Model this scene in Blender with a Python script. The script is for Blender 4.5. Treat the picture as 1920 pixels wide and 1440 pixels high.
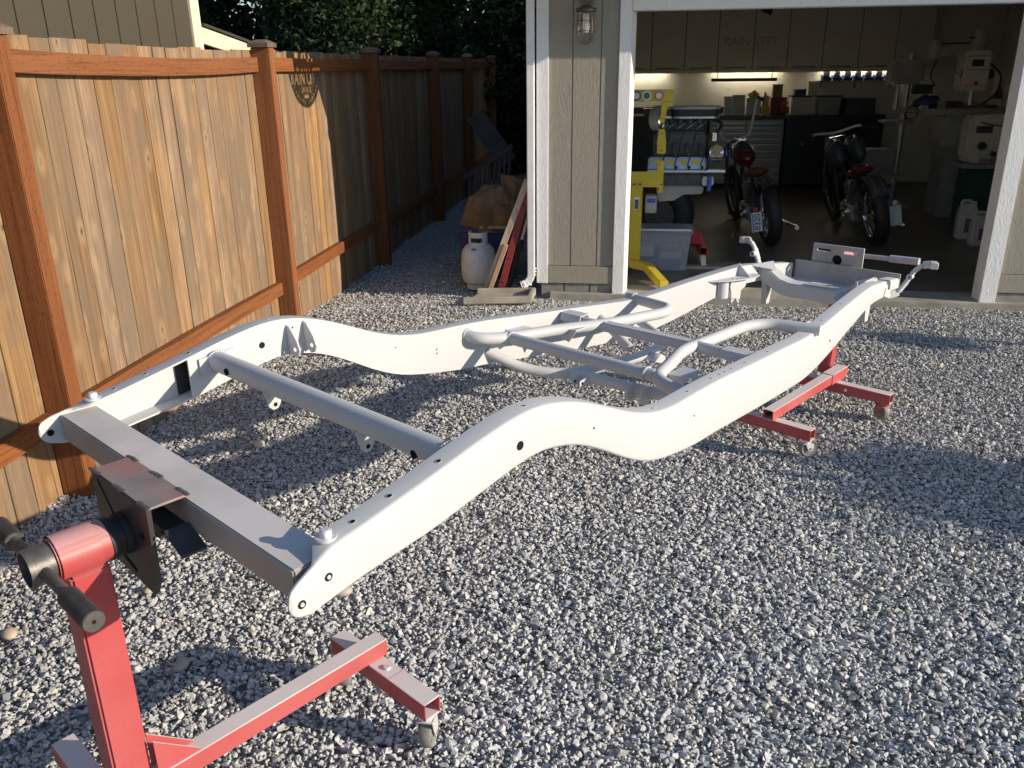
import bpy, bmesh, math, random
from mathutils import Vector, Matrix
from mathutils.geometry import delaunay_2d_cdt
R = math.radians
random.seed(7)
scene = bpy.context.scene
for o in list(bpy.data.objects):
    bpy.data.objects.remove(o)
COL = scene.collection

# ------------------------------------------------------------------ camera, light, exposure
cam_d = bpy.data.cameras.new('camera'); cam = bpy.data.objects.new('camera', cam_d); COL.objects.link(cam)
scene.camera = cam
cam_d.sensor_width = 36.0
cam_d.lens = 36.0 * 1576.06 / 1920.0
cam_d.clip_start = 0.05; cam_d.clip_end = 500
yaw, pitch, roll = -0.1446, 0.3608, -0.0126
fw = Vector((math.sin(yaw) * math.cos(pitch), math.cos(yaw) * math.cos(pitch), -math.sin(pitch)))
rt = Vector((math.cos(yaw), -math.sin(yaw), 0)); up = rt.cross(fw)
r2 = rt * math.cos(roll) + up * math.sin(roll); u2 = -rt * math.sin(roll) + up * math.cos(roll)
cam.matrix_world = Matrix(((r2.x, u2.x, -fw.x, 0), (r2.y, u2.y, -fw.y, 0), (r2.z, u2.z, -fw.z, 1.7558), (0, 0, 0, 1)))

SUN = Vector((1.0, -0.19, 0.337)).normalized()
SUN_ELEV = math.asin(SUN.z)
world = bpy.data.worlds.new('World'); scene.world = world; world.use_nodes = True
wn = world.node_tree.nodes; wl = world.node_tree.links
sky = wn.new('ShaderNodeTexSky'); sky.sky_type = 'NISHITA'; sky.sun_disc = False
sky.sun_elevation = SUN_ELEV; sky.sun_rotation = math.atan2(SUN.x, SUN.y)
sky.air_density = 1.0; sky.dust_density = 0.2; sky.ozone_density = 2.4
wl.new(sky.outputs[0], wn['Background'].inputs[0]); wn['Background'].inputs[1].default_value = 0.135
sun_d = bpy.data.lights.new('sun', 'SUN'); sun_d.energy = 5.0; sun_d.angle = R(0.4); sun_d.color = (1.0, 0.875, 0.70)
sun = bpy.data.objects.new('sun', sun_d); COL.objects.link(sun)
sun.rotation_euler = SUN.to_track_quat('Z', 'Y').to_euler(); sun.location = (20, -4, 8)
vs = scene.view_settings
vs.view_transform = 'Standard'; vs.look = 'None'; vs.gamma = 1.0; vs.exposure = 0.3; vs.use_curve_mapping = False
scene.render.engine = 'CYCLES'
scene.cycles.max_bounces = 7; scene.cycles.diffuse_bounces = 4; scene.cycles.glossy_bounces = 3
scene.cycles.transmission_bounces = 6; scene.cycles.transparent_max_bounces = 8
scene.cycles.sample_clamp_indirect = 4.0

# ------------------------------------------------------------------ helpers
def tag(o, label=None, cat=None, group=None, kind=None):
    if label: o['label'] = label
    if cat: o['category'] = cat
    if group: o['group'] = group
    if kind: o['kind'] = kind
    return o

WMAT = {}
def thing(name, label, cat, loc=(0, 0, 0), rz=0.0, group=None):
    o = bpy.data.objects.new(name, None); COL.objects.link(o)
    o.empty_display_size = 0.1; o.location = loc; o.rotation_euler = (0, 0, rz)
    WMAT[o] = Matrix.Translation(loc) @ Matrix.Rotation(rz, 4, 'Z')
    return tag(o, label, cat, group)

class MB:
    """collects world-space geometry; build() makes one mesh object"""
    def __init__(s): s.v = []; s.f = []; s.sm = []
    def add(s, vs_, fs, smooth=False):
        n = len(s.v); s.v += [tuple(p) for p in vs_]; s.f += [tuple(i + n for i in f) for f in fs]; s.sm += [smooth] * len(fs)
        return s
    def box(s, lo, hi, m=None):
        x0, y0, z0 = lo; x1, y1, z1 = hi
        vs_ = [Vector(p) for p in ((x0,y0,z0),(x1,y0,z0),(x1,y1,z0),(x0,y1,z0),(x0,y0,z1),(x1,y0,z1),(x1,y1,z1),(x0,y1,z1))]
        if m is not None: vs_ = [m @ p for p in vs_]
        return s.add(vs_, [(3,2,1,0),(4,5,6,7),(0,1,5,4),(1,2,6,5),(2,3,7,6),(3,0,4,7)])
    def bar(s, a, b, w, h, upv=(0, 0, 1), t=None):
        """rectangular bar a->b; w across, h along up"""
        a = Vector(a); b = Vector(b); d = (b - a).normalized(); u = Vector(upv); u = (u - d * u.dot(d)).normalized(); r = d.cross(u)
        vs_ = [p + r * (i * w / 2) + u * (j * h / 2) for p in (a, b) for i, j in ((-1,-1),(1,-1),(1,1),(-1,1))]
        if t is None:
            return s.add(vs_, [(3,2,1,0),(4,5,6,7),(0,1,5,4),(1,2,6,5),(2,3,7,6),(3,0,4,7)])
        vi = [p + r * (i * (w / 2 - t)) + u * (j * (h / 2 - t)) for p in (a, b) for i, j in ((-1,-1),(1,-1),(1,1),(-1,1))]
        fs = [(0,1,5,4),(1,2,6,5),(2,3,7,6),(3,0,4,7)]
        fs += [(12,13,9,8),(13,14,10,9),(14,15,11,10),(15,12,8,11)]
        for k in range(4):
            k2 = (k + 1) % 4
            fs += [(k2, k, 8 + k, 8 + k2), (4 + k, 4 + k2, 12 + k2, 12 + k)]
        return s.add(vs_ + vi, fs)
    def cyl(s, a, b, r0, r1=None, n=16, caps=True, smooth=True):
        r1 = r0 if r1 is None else r1
        a = Vector(a); b = Vector(b); d = (b - a).normalized()
        u = d.orthogonal().normalized(); w = d.cross(u)
        vs_ = [a + (u * math.cos(2*math.pi*i/n) + w * math.sin(2*math.pi*i/n)) * r0 for i in range(n)] + \
              [b + (u * math.cos(2*math.pi*i/n) + w * math.sin(2*math.pi*i/n)) * r1 for i in range(n)]
        s.add(vs_, [(i, (i+1) % n, n + (i+1) % n, n + i) for i in range(n)], smooth)
        if caps:
            s.add(vs_[:n], [tuple(range(n))[::-1]]); s.add(vs_[n:], [tuple(range(n))])
        return s
    def pipe(s, a, b, r, t, n=20):
        """open hollow tube"""
        a = Vector(a); b = Vector(b); d = (b - a).normalized(); u = d.orthogonal().normalized(); w = d.cross(u)
        ring = lambda c, q: [c + (u * math.cos(2*math.pi*i/n) + w * math.sin(2*math.pi*i/n)) * q for i in range(n)]
        vs_ = ring(a, r) + ring(b, r) + ring(a, r - t) + ring(b, r - t)
        fs = []
        for i in range(n):
            j = (i + 1) % n
            fs += [(i, j, n+j, n+i), (2*n+j, 2*n+i, 3*n+i, 3*n+j)]
        s.add(vs_, fs, True)
        return s.add(vs_, [(j2, i, 2*n+i, 2*n+j2) for i in range(n) for j2 in [(i+1) % n]] + [(n+i, n+j2, 3*n+j2, 3*n+i) for i in range(n) for j2 in [(i+1) % n]])
    def tube(s, pts, r, n=12, closed=False, caps=True, fillet=0.0):
        P = [Vector(p) for p in pts]
        if fillet > 0:
            Q = [P[0]]
            for i in range(1, len(P) - 1):
                a, b, c = P[i-1], P[i], P[i+1]
                l = min(fillet, (a-b).length * .48, (c-b).length * .48)
                p0 = b + (a-b).normalized() * l; p2 = b + (c-b).normalized() * l
                for k in range(7):
                    t = k / 6; Q.append(p0 * (1-t)**2 + b * 2*t*(1-t) + p2 * t*t)
            Q.append(P[-1]); P = Q
        N = len(P); rr = r if isinstance(r, (list, tuple)) else [r] * N
        tan = []
        for i in range(N):
            a = P[(i-1) % N] if closed or i > 0 else P[0]; b = P[(i+1) % N] if closed or i < N-1 else P[-1]
            tan.append((b - a).normalized())
        u = tan[0].orthogonal().normalized(); vs_ = []
        for i in range(N):
            u = (u - tan[i] * u.dot(tan[i])).normalized(); w = tan[i].cross(u)
            vs_ += [P[i] + (u * math.cos(2*math.pi*k/n) + w * math.sin(2*math.pi*k/n)) * rr[i] for k in range(n)]
        fs = []
        for i in range(N if closed else N - 1):
            j = (i + 1) % N
            fs += [(i*n+k, i*n+(k+1) % n, j*n+(k+1) % n, j*n+k) for k in range(n)]
        s.add(vs_, fs, True)
        if caps and not closed:
            s.add(vs_[:n], [tuple(range(n))[::-1]]); s.add(vs_[-n:], [tuple(range(n))])
        return s
    def prism(s, poly, ex, smooth=False):
        """closed planar polygon (3D points) extruded by vector ex"""
        p = [Vector(q) for q in poly]; ex = Vector(ex); n = len(p)
        nrm = Vector((0, 0, 0))
        for i in range(n): nrm += p[i].cross(p[(i+1) % n])
        if nrm.dot(ex) < 0: p.reverse()
        vs_ = p + [q + ex for q in p]
        s.add(vs_, [tuple(range(n))[::-1], tuple(range(n, 2*n))])
        return s.add(vs_, [(i, (i+1) % n, n+(i+1) % n, n+i) for i in range(n)], smooth)
    def lathe(s, prof, m=None, n=24, smooth=True):
        """prof: list of (r,z)"""
        vs_ = []
        for r, z in prof:
            for k in range(n): vs_.append(Vector((r*math.cos(2*math.pi*k/n), r*math.sin(2*math.pi*k/n), z)))
        if m is not None: vs_ = [m @ p for p in vs_]
        N = len(prof)
        return s.add(vs_, [(i*n+k, i*n+(k+1) % n, (i+1)*n+(k+1) % n, (i+1)*n+k) for i in range(N-1) for k in range(n)], smooth)
    def torus(s, c, axis, Rr, r, n=28, k=10, sq=1.0):
        c = Vector(c); a = Vector(axis).normalized(); u = a.orthogonal().normalized(); w = a.cross(u); vs_ = []
        for i in range(n):
            d = u * math.cos(2*math.pi*i/n) + w * math.sin(2*math.pi*i/n)
            for j in range(k):
                q = 2*math.pi*j/k; vs_.append(c + d * (Rr + r*math.cos(q)) + a * (r*sq*math.sin(q)))
        return s.add(vs_, [(i*k+j, ((i+1) % n)*k+j, ((i+1) % n)*k+(j+1) % k, i*k+(j+1) % k) for i in range(n) for j in range(k)], True)
    def ball(s, c, r, n=14, k=8, m=None):
        prof = []
        rx, ry, rz = (r, r, r) if not isinstance(r, (tuple, list)) else r
        vs_ = [Vector((0, 0, -1))]
        for i in range(1, k):
            q = -math.pi/2 + math.pi*i/k
            vs_ += [Vector((math.cos(q)*math.cos(2*math.pi*j/n), math.cos(q)*math.sin(2*math.pi*j/n), math.sin(q))) for j in range(n)]
        vs_.append(Vector((0, 0, 1)))
        M = Matrix.Translation(Vector(c)) @ (m if m is not None else Matrix.Identity(4)) @ Matrix.Diagonal((rx, ry, rz, 1))
        vs_ = [M @ p for p in vs_]
        fs = [(0, 1+(j+1) % n, 1+j) for j in range(n)]
        for i in range(k-2):
            fs += [(1+i*n+j, 1+i*n+(j+1) % n, 1+(i+1)*n+(j+1) % n, 1+(i+1)*n+j) for j in range(n)]
        L = len(vs_)-1; fs += [(L, 1+(k-2)*n+j, 1+(k-2)*n+(j+1) % n) for j in range(n)]
        return s.add(vs_, fs, True)
    def xform(s, m): s.v = [tuple(m @ Vector(p)) for p in s.v]; return s
    def build(s, name, mat, parent=None, bevel=0.0, seg=2, fix=True, label=None):
        me = bpy.data.meshes.new(name); me.from_pydata(s.v, [], s.f)
        me.polygons.foreach_set('use_smooth', s.sm)
        bm = bmesh.new(); bm.from_mesh(me)
        bmesh.ops.remove_doubles(bm, verts=bm.verts, dist=1e-5)
        if fix: bmesh.ops.recalc_face_normals(bm, faces=bm.faces)
        if bevel <= 0:
            for e in bm.edges:
                if len(e.link_faces) == 2 and e.calc_face_angle(0) > 0.72: e.smooth = False
        if bevel > 0:
            es = [e for e in bm.edges if len(e.link_faces) == 2 and e.calc_face_angle(0) > 0.6]
            if es:
                bmesh.ops.bevel(bm, geom=es, offset=bevel, segments=seg, affect='EDGES', clamp_overlap=True)
                for f in bm.faces: f.smooth = True
                for e in bm.edges:
                    if len(e.link_faces) == 2 and e.calc_face_angle(0) > 0.75: e.smooth = False
        bm.to_mesh(me); bm.free()
        return put(name, me, mat, parent, label)

def put(name, me, mat, parent=None, label=None):
    o = bpy.data.objects.new(name, me); COL.objects.link(o)
    if mat is not None and not me.materials: me.materials.append(mat)
    if parent is not None: adopt(o, parent)
    if label: o['label'] = label
    return o

def adopt(o, parent):
    o.parent = parent
    o.matrix_parent_inverse = WMAT[parent].inverted() if parent in WMAT else Matrix.Identity(4)

def curve_mesh(outline, holes, thick, m, name='plate', text=None):
    """flat plate with holes; outline/holes lists of 2D points, extruded +-thick/2, placed by matrix m"""
    loops = [[Vector(p) for p in l] for l in [outline] + list(holes) + list(text or [])]
    pts = []; eds = []
    for l in loops:
        n0 = len(pts); pts += l; eds += [(n0 + i, n0 + (i+1) % len(l)) for i in range(len(l))]
    ov, oe, of, _, _, _ = delaunay_2d_cdt(pts, eds, [], 1, 1e-6)
    def inside(p):
        c = False
        for l in loops:
            for i in range(len(l)):
                q, r = l[i], l[(i+1) % len(l)]
                if (q.y > p.y) != (r.y > p.y) and p.x < (r.x-q.x)*(p.y-q.y)/(r.y-q.y) + q.x: c = not c
        return c
    tris = [f for f in of if inside(sum((ov[i] for i in f), Vector((0, 0)))/len(f))]
    n = len(ov); h = thick/2
    v = [(p.x, p.y, h) for p in ov] + [(p.x, p.y, -h) for p in ov]
    f = [tuple(t) for t in tris] + [tuple(i + n for i in reversed(t)) for t in tris]
    cnt = {}
    for t in tris:
        for i in range(len(t)):
            e = (t[i], t[(i+1) % len(t)]); cnt[tuple(sorted(e))] = None if tuple(sorted(e)) in cnt else e
    for e in cnt.values():
        if e: f.append((e[1], e[0], e[0] + n, e[1] + n))
    me = bpy.data.meshes.new(name); me.from_pydata(v, [], f); me.transform(m)
    bm = bmesh.new(); bm.from_mesh(me); bmesh.ops.recalc_face_normals(bm, faces=bm.faces); bm.to_mesh(me); bm.free()
    return me

def text_mesh(body, size, m, thick=0.001, align='CENTER'):
    cu = bpy.data.curves.new('txt', 'FONT'); cu.body = body; cu.size = size; cu.align_x = align; cu.extrude = thick / 2; cu.resolution_u = 3
    ob = bpy.data.objects.new('tmp', cu); COL.objects.link(ob)
    dg = bpy.context.evaluated_depsgraph_get(); dg.update()
    me = bpy.data.meshes.new_from_object(ob.evaluated_get(dg))
    bpy.data.objects.remove(ob); bpy.data.curves.remove(cu)
    me.transform(m); me.materials.clear()
    return me

def text_loops(body, size, fx, fy, sx=1.0, sp=1.0):
    """outline loops of a text as 2D points"""
    cu = bpy.data.curves.new('txt', 'FONT'); cu.body = body; cu.size = size; cu.align_x = 'CENTER'; cu.resolution_u = 4; cu.space_character = sp
    ob = bpy.data.objects.new('tmp', cu); COL.objects.link(ob)
    dg = bpy.context.evaluated_depsgraph_get(); dg.update()
    c2 = ob.evaluated_get(dg).to_curve(dg)
    loops = []
    for s_ in c2.splines:
        bp = s_.bezier_points; n = len(bp); L = []
        for i in range(n):
            a = bp[i]; b = bp[(i+1) % n]
            for k in range(4):
                t = k / 4; p = a.co*(1-t)**3 + a.handle_right*3*t*(1-t)**2 + b.handle_left*3*t*t*(1-t) + b.co*t**3
                L.append((p.x * sx + fx, p.y + fy))
        loops.append(L)
    bpy.data.objects.remove(ob); bpy.data.curves.remove(cu)
    return loops

def frame_m(origin, ax, ay):
    ax = Vector(ax).normalized(); ay = Vector(ay); ay = (ay - ax*ay.dot(ax)).normalized(); az = ax.cross(ay); o = Vector(origin)
    return Matrix(((ax.x, ay.x, az.x, o.x), (ax.y, ay.y, az.y, o.y), (ax.z, ay.z, az.z, o.z), (0, 0, 0, 1)))

def circle(cx, cy, r, n=20): return [(cx + r*math.cos(2*math.pi*i/n), cy + r*math.sin(2*math.pi*i/n)) for i in range(n)]
def slot(cx, cy, l, w, ang=0.0, n=6):
    p = []
    for s_ in (1, -1):
        for i in range(n + 1):
            a = -math.pi/2 + math.pi*i/n
            x = s_*(l/2 - w/2) + s_*w/2*math.cos(a); y = s_*w/2*math.sin(a); p.append((x, y))
    c, q = math.cos(ang), math.sin(ang)
    return [(cx + x*c - y*q, cy + x*q + y*c) for x, y in p]

# ------------------------------------------------------------------ materials
def new_mat(name):
    m = bpy.data.materials.new(name); m.use_nodes = True
    nt = m.node_tree; b = nt.nodes['Principled BSDF']
    return m, nt, b
def N(nt, t, **kw):
    n = nt.nodes.new(t)
    for k, v in kw.items(): setattr(n, k, v)
    return n
def noise(nt, vec, scale, detail=4, rough=.55, dist=0.0):
    n = N(nt, 'ShaderNodeTexNoise'); n.inputs['Scale'].default_value = scale; n.inputs['Detail'].default_value = detail
    n.inputs['Roughness'].default_value = rough; n.inputs['Distortion'].default_value = dist
    if vec is not None: nt.links.new(vec, n.inputs['Vector'])
    return n
def ramp(nt, fac, stops):
    r = N(nt, 'ShaderNodeValToRGB'); e = r.color_ramp.elements
    while len(e) < len(stops): e.new(0.5)
    for el, (p, c) in zip(e, stops): el.position = p; el.color = (c[0], c[1], c[2], 1) if len(c) == 3 else c
    nt.links.new(fac, r.inputs[0]); return r
def mixc(nt, fac, a, b, mode='MIX'):
    m = N(nt, 'ShaderNodeMix', data_type='RGBA', blend_type=mode)
    for sock, v in ((m.inputs['Factor'], fac), (m.inputs['A'], a), (m.inputs['B'], b)):
        if hasattr(v, 'is_linked') or hasattr(v, 'links'): nt.links.new(v, sock)
        elif isinstance(v, (int, float)): sock.default_value = v
        else: sock.default_value = (v[0], v[1], v[2], 1)
    return m.outputs['Result']
def math_n(nt, op, a, b=None, clamp=False):
    m = N(nt, 'ShaderNodeMath', operation=op, use_clamp=clamp)
    for i, v in enumerate((a, b)):
        if v is None: continue
        if isinstance(v, (int, float)): m.inputs[i].default_value = v
        else: nt.links.new(v, m.inputs[i])
    return m.outputs[0]
def bump(nt, b, h, strength=.3, dist=.01):
    n = N(nt, 'ShaderNodeBump'); n.inputs['Strength'].default_value = strength; n.inputs['Distance'].default_value = dist
    nt.links.new(h, n.inputs['Height']); nt.links.new(n.outputs[0], b.inputs['Normal']); return n
def objcoord(nt, scale=(1, 1, 1), rnd=True):
    tc = N(nt, 'ShaderNodeTexCoord'); mp = N(nt, 'ShaderNodeMapping'); mp.inputs['Scale'].default_value = scale
    nt.links.new(tc.outputs['Object'], mp.inputs['Vector'])
    if rnd:
        oi = N(nt, 'ShaderNodeObjectInfo'); c = N(nt, 'ShaderNodeCombineXYZ')
        for i, k in enumerate((37.0, 91.0, 53.0)):
            nt.links.new(math_n(nt, 'MULTIPLY', oi.outputs['Random'], k), c.inputs[i])
        nt.links.new(c.outputs[0], mp.inputs['Location'])
    return mp.outputs[0]

def simple(name, col, rough=.5, metal=0.0, var=.12, scale=12.0, bmp=0.0, spec=.5, dirt=None, coat=0.0):
    m, nt, b = new_mat(name)
    vec = objcoord(nt)
    n = noise(nt, vec, scale, 5)
    lo = tuple(c*(1-var) for c in col); hi = tuple(min(1, c*(1+var)) for c in col)
    r = ramp(nt, n.outputs[0], [(.3, lo), (.7, hi)])
    out = r.outputs[0]
    if dirt:
        n2 = noise(nt, vec, scale*.35, 6, .65); r2 = ramp(nt, n2.outputs[0], [(.5, (0, 0, 0)), (.68, (1, 1, 1))])
        out = mixc(nt, math_n(nt, 'MULTIPLY', r2.outputs[0], .7), out, dirt)
    nt.links.new(out, b.inputs['Base Color'])
    b.inputs['Roughness'].default_value = rough; b.inputs['Metallic'].default_value = metal
    b.inputs['Specular IOR Level'].default_value = spec; b.inputs['Coat Weight'].default_value = coat
    if bmp > 0: bump(nt, b, n.outputs[0], bmp, .005)
    return m

M = {}
def wood(name, stops, gz=1.0, gx=14.0, rough=.8, weather=None, knots=True, incise=False, axis='z', bs=.25, vary=1.0):
    m, nt, b = new_mat(name)
    sc = {'z': (gx, gx, gz), 'y': (gx, gz, gx), 'x': (gz, gx, gx)}[axis]
    vec = objcoord(nt, sc)
    n = noise(nt, vec, 1.6, 8, .62, .8)
    vec2 = objcoord(nt, tuple(s_*.28 for s_ in sc)); n2 = noise(nt, vec2, 1.5, 3, .5, .5)
    f = math_n(nt, 'ADD', math_n(nt, 'MULTIPLY', n.outputs[0], .6), math_n(nt, 'MULTIPLY', n2.outputs[0], .4))
    r = ramp(nt, f, stops); out = r.outputs[0]
    vf = objcoord(nt, tuple(s_*3.6 if s_ > 2 else s_*1.4 for s_ in sc)); nf = noise(nt, vf, 1.8, 4, .7, .3)
    rf_ = ramp(nt, nf.outputs[0], [(.34, (.45, .40, .36)), (.50, (1, 1, 1)), (.8, (1.0, 1.0, 1.0))])
    out = mixc(nt, .75, out, rf_.outputs[0], 'MULTIPLY')
    oi = N(nt, 'ShaderNodeObjectInfo')
    hs = N(nt, 'ShaderNodeHueSaturation')
    nt.links.new(math_n(nt, 'ADD', math_n(nt, 'MULTIPLY', oi.outputs['Random'], .5*vary), 1 - .25*vary), hs.inputs['Value'])
    nt.links.new(math_n(nt, 'ADD', math_n(nt, 'MULTIPLY', math_n(nt, 'FRACT', math_n(nt, 'MULTIPLY', oi.outputs['Random'], 7.3)), .35*vary), 1 - .2*vary), hs.inputs['Saturation'])
    nt.links.new(out, hs.inputs['Color']); out = hs.outputs[0]
    if weather:
        v3 = objcoord(nt, (2.2, 2.2, .9)); n3 = noise(nt, v3, 1.6, 5, .6)
        r3 = ramp(nt, n3.outputs[0], [(.44, (0, 0, 0)), (.60, (1, 1, 1))])
        out = mixc(nt, math_n(nt, 'MULTIPLY', r3.outputs[0], .75), out, weather)
    if knots:
        v4 = objcoord(nt, (9.0, 9.0, 4.2)); vo = N(nt, 'ShaderNodeTexVoronoi'); vo.inputs['Scale'].default_value = 1.0
        nt.links.new(v4, vo.inputs['Vector'])
        sepk = N(nt, 'ShaderNodeSeparateColor'); nt.links.new(vo.outputs['Color'], sepk.inputs[0])
        on = math_n(nt, 'GREATER_THAN', sepk.outputs[0], .25)
        halo = ramp(nt, vo.outputs['Distance'], [(.10, (1, 1, 1)), (.34, (0, 0, 0))]); core = ramp(nt, vo.outputs['Distance'], [(.045, (1, 1, 1)), (.085, (0, 0, 0))])
        ring = ramp(nt, vo.outputs['Distance'], [(.07, (0, 0, 0)), (.10, (1, 1, 1)), (.13, (0, 0, 0))])
        out = mixc(nt, math_n(nt, 'MULTIPLY', math_n(nt, 'MULTIPLY', halo.outputs[0], on), .45), out, (.42, .29, .16))
        out = mixc(nt, math_n(nt, 'MULTIPLY', math_n(nt, 'MULTIPLY', ring.outputs[0], on), .55), out, (.16, .08, .035))
        out = mixc(nt, math_n(nt, 'MULTIPLY', math_n(nt, 'MULTIPLY', core.outputs[0], on), .85), out, (.055, .03, .017))
    if incise:
        v5 = objcoord(nt, {'z': (90, 90, 26), 'y': (90, 22, 90)}[axis]); vo = N(nt, 'ShaderNodeTexVoronoi'); vo.inputs['Scale'].default_value = 1.0
        nt.links.new(v5, vo.inputs['Vector'])
        r5 = ramp(nt, vo.outputs['Distance'], [(.16, (1, 1, 1)), (.26, (0, 0, 0))])
        out = mixc(nt, math_n(nt, 'MULTIPLY', r5.outputs[0], .6), out, (.06, .018, .006))
    nt.links.new(out, b.inputs['Base Color']); b.inputs['Roughness'].default_value = rough; b.inputs['Specular IOR Level'].default_value = .25
    bump(nt, b, n.outputs[0], bs, .004)
    return m
M['plank'] = wood('cedar_plank', [(.28, (.09, .045, .022)), (.36, (.195, .108, .052)), (.52, (.305, .183, .092)), (.66, (.42, .275, .15))], gz=.5, gx=11, vary=.8, weather=(.175, .13, .092))
M['stain'] = wood('stained_post', [(.25, (.13, .043, .014)), (.5, (.225, .078, .025)), (.8, (.29, .105, .036))], gz=.7, gx=16, knots=False, incise=True, vary=.3)
M['stain_rail'] = wood('stained_rail', [(.25, (.135, .045, .015)), (.5, (.235, .083, .027)), (.8, (.30, .112, .038))], gz=.7, gx=16, knots=False, incise=True, vary=.3, axis='y')
M['cap'] = wood('weathered_cap', [(.25, (.08, .055, .04)), (.6, (.17, .13, .10)), (.8, (.22, .17, .13))], gz=.7, gx=14, knots=False)
M['timber'] = wood('raw_timber', [(.25, (.36, .24, .15)), (.6, (.5, .36, .24)), (.8, (.56, .43, .3))], gz=.7, gx=14, knots=False)

def primer(name):
    m, nt, b = new_mat(name)
    vec = objcoord(nt, rnd=False); n = noise(nt, vec, 5, 3); 
    r = ramp(nt, n.outputs[0], [(.3, (.52, .52, .525)), (.7, (.545, .545, .55))])
    nt.links.new(r.outputs[0], b.inputs['Base Color']); b.inputs['Roughness'].default_value = .52; b.inputs['Specular IOR Level'].default_value = .4
    n2 = noise(nt, vec, 260, 2); bump(nt, b, n2.outputs[0], .06, .001)
    return m
M['white'] = primer('white_primer')

def overspray(name, col, amount=.95, rough=.5, haze=.055, smudge=None):
    """enamel with a dusting of pale primer overspray that settled on upward faces"""
    m, nt, b = new_mat(name)
    vec = objcoord(nt, rnd=False)
    g = N(nt, 'ShaderNodeNewGeometry'); sep = N(nt, 'ShaderNodeSeparateXYZ'); nt.links.new(g.outputs['True Normal'], sep.inputs[0])
    n = noise(nt, vec, 7, 5, .6); sp = noise(nt, vec, 900, 2, .7)
    upf = math_n(nt, 'MULTIPLY', math_n(nt, 'SUBTRACT', sep.outputs[2], .35), 2.2, True)
    f = math_n(nt, 'MULTIPLY', upf, math_n(nt, 'ADD', math_n(nt, 'MULTIPLY', n.outputs[0], .35), .75), True)
    base = ramp(nt, n.outputs[0], [(.3, tuple(c*.85 for c in col)), (.7, col)]).outputs[0]
    speck = ramp(nt, sp.outputs[0], [(.56, (0, 0, 0)), (.72, (1, 1, 1))]).outputs[0]
    big = ramp(nt, noise(nt, vec, 2.2, 3).outputs[0], [(.35, (0, 0, 0)), (.75, (1, 1, 1))]).outputs[0]
    base = mixc(nt, math_n(nt, 'MULTIPLY', math_n(nt, 'MULTIPLY', speck, big), .55), base, (.72, .62, .60))
    base = mixc(nt, math_n(nt, 'ADD', math_n(nt, 'MULTIPLY', big, .10), haze), base, (.72, .62, .60))
    if smudge:
        sm = ramp(nt, noise(nt, vec, 3.2, 6, .65).outputs[0], [(.45, (0, 0, 0)), (.7, (1, 1, 1))]).outputs[0]
        base = mixc(nt, math_n(nt, 'MULTIPLY', sm, .6), base, smudge)
    out = mixc(nt, math_n(nt, 'MULTIPLY', f, amount), base, (.74, .70, .685))
    if smudge: out = mixc(nt, math_n(nt, 'MULTIPLY', sm, .38), out, smudge)
    nt.links.new(out, b.inputs['Base Color']); b.inputs['Roughness'].default_value = rough
    bump(nt, b, sp.outputs[0], .08, .001)
    return m
M['red'] = overspray('red_enamel', (.43, .026, .030))
M['red_clean'] = overspray('red_enamel_light_dust', (.43, .026, .030), .35, .45, .03)
M['brown_steel'] = overspray('brown_primed_steel', (.37, .31, .275), .75, .45, .06, (.24, .22, .205))
M['grey_steel_dust'] = overspray('dusted_steel', (.36, .355, .365), .7, .5, .2, (.24, .22, .21))
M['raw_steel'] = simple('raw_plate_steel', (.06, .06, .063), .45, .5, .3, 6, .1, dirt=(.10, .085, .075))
M['weld'] = simple('weld_steel', (.17, .16, .155), .4, .6, .3, 40, .2)
M['rust_plate'] = simple('rusty_red_steel', (.27, .235, .225), .5, .2, .25, 9, .1, dirt=(.46, .15, .13))
M['crank'] = simple('worn_dark_steel', (.13, .12, .11), .45, .5, .25, 40, .2)
M['zinc'] = simple('zinc_plate', (.55, .55, .55), .35, .9, .1, 20)
M['bolt'] = simple('dusted_bolt', (.70, .70, .70), .45, .4, .1, 30)
M['black'] = simple('black_rubber', (.02, .02, .021), .6, 0, .3, 30, .1)
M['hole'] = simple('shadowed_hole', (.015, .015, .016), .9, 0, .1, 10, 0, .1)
M['wheel_grey'] = simple('caster_wheel', (.22, .21, .20), .6, 0, .2, 30)
M['concrete'] = simple('concrete', (.36, .33, .28), .85, 0, .22, 7, .25, .3, dirt=(.22, .21, .19))
M['dull'] = simple('weathered_grey_wood', (.075, .075, .08), .85, 0, .3, 9, .2, .2)
M['block'] = simple('foundation_block', (.30, .28, .25), .9, 0, .25, 14, .35, .2, dirt=(.17, .16, .15))
def siding(name, col, gx=20, lo=.8):
    m, nt, b = new_mat(name)
    v1 = objcoord(nt, (16, 16, 4.5), False); n = noise(nt, v1, 3.0, 9, .72, 1.2)
    v2 = objcoord(nt, (1, 1, 1), False); n2 = noise(nt, v2, 2.2, 4)
    r = ramp(nt, n.outputs[0], [(.3, tuple(c*lo for c in col)), (.6, col), (.8, tuple(min(1, c*1.1) for c in col))])
    out = mixc(nt, math_n(nt, 'MULTIPLY', n2.outputs[0], .25), r.outputs[0], tuple(c*(lo-.05) for c in col))
    nt.links.new(out, b.inputs['Base Color']); b.inputs['Roughness'].default_value = .75; b.inputs['Specular IOR Level'].default_value = .3
    bump(nt, b, n.outputs[0], .8, .007)
    return m
M['siding'] = siding('taupe_siding', (.35, .32, .262), 20, .88)
M['olive'] = siding('olive_siding', (.078, .066, .045))
M['trim'] = siding('white_trim', (.86, .85, .84), 20, .93)
M['cream'] = siding('cream_trim', (.78, .72, .52))
M['gutter'] = simple('white_gutter', (.82, .81, .80), .45, 0, .06, 8, 0, .4)
M['roof'] = simple('roof_shingle', (.06, .055, .05), .9, 0, .4, 40, .5, .2)
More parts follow.
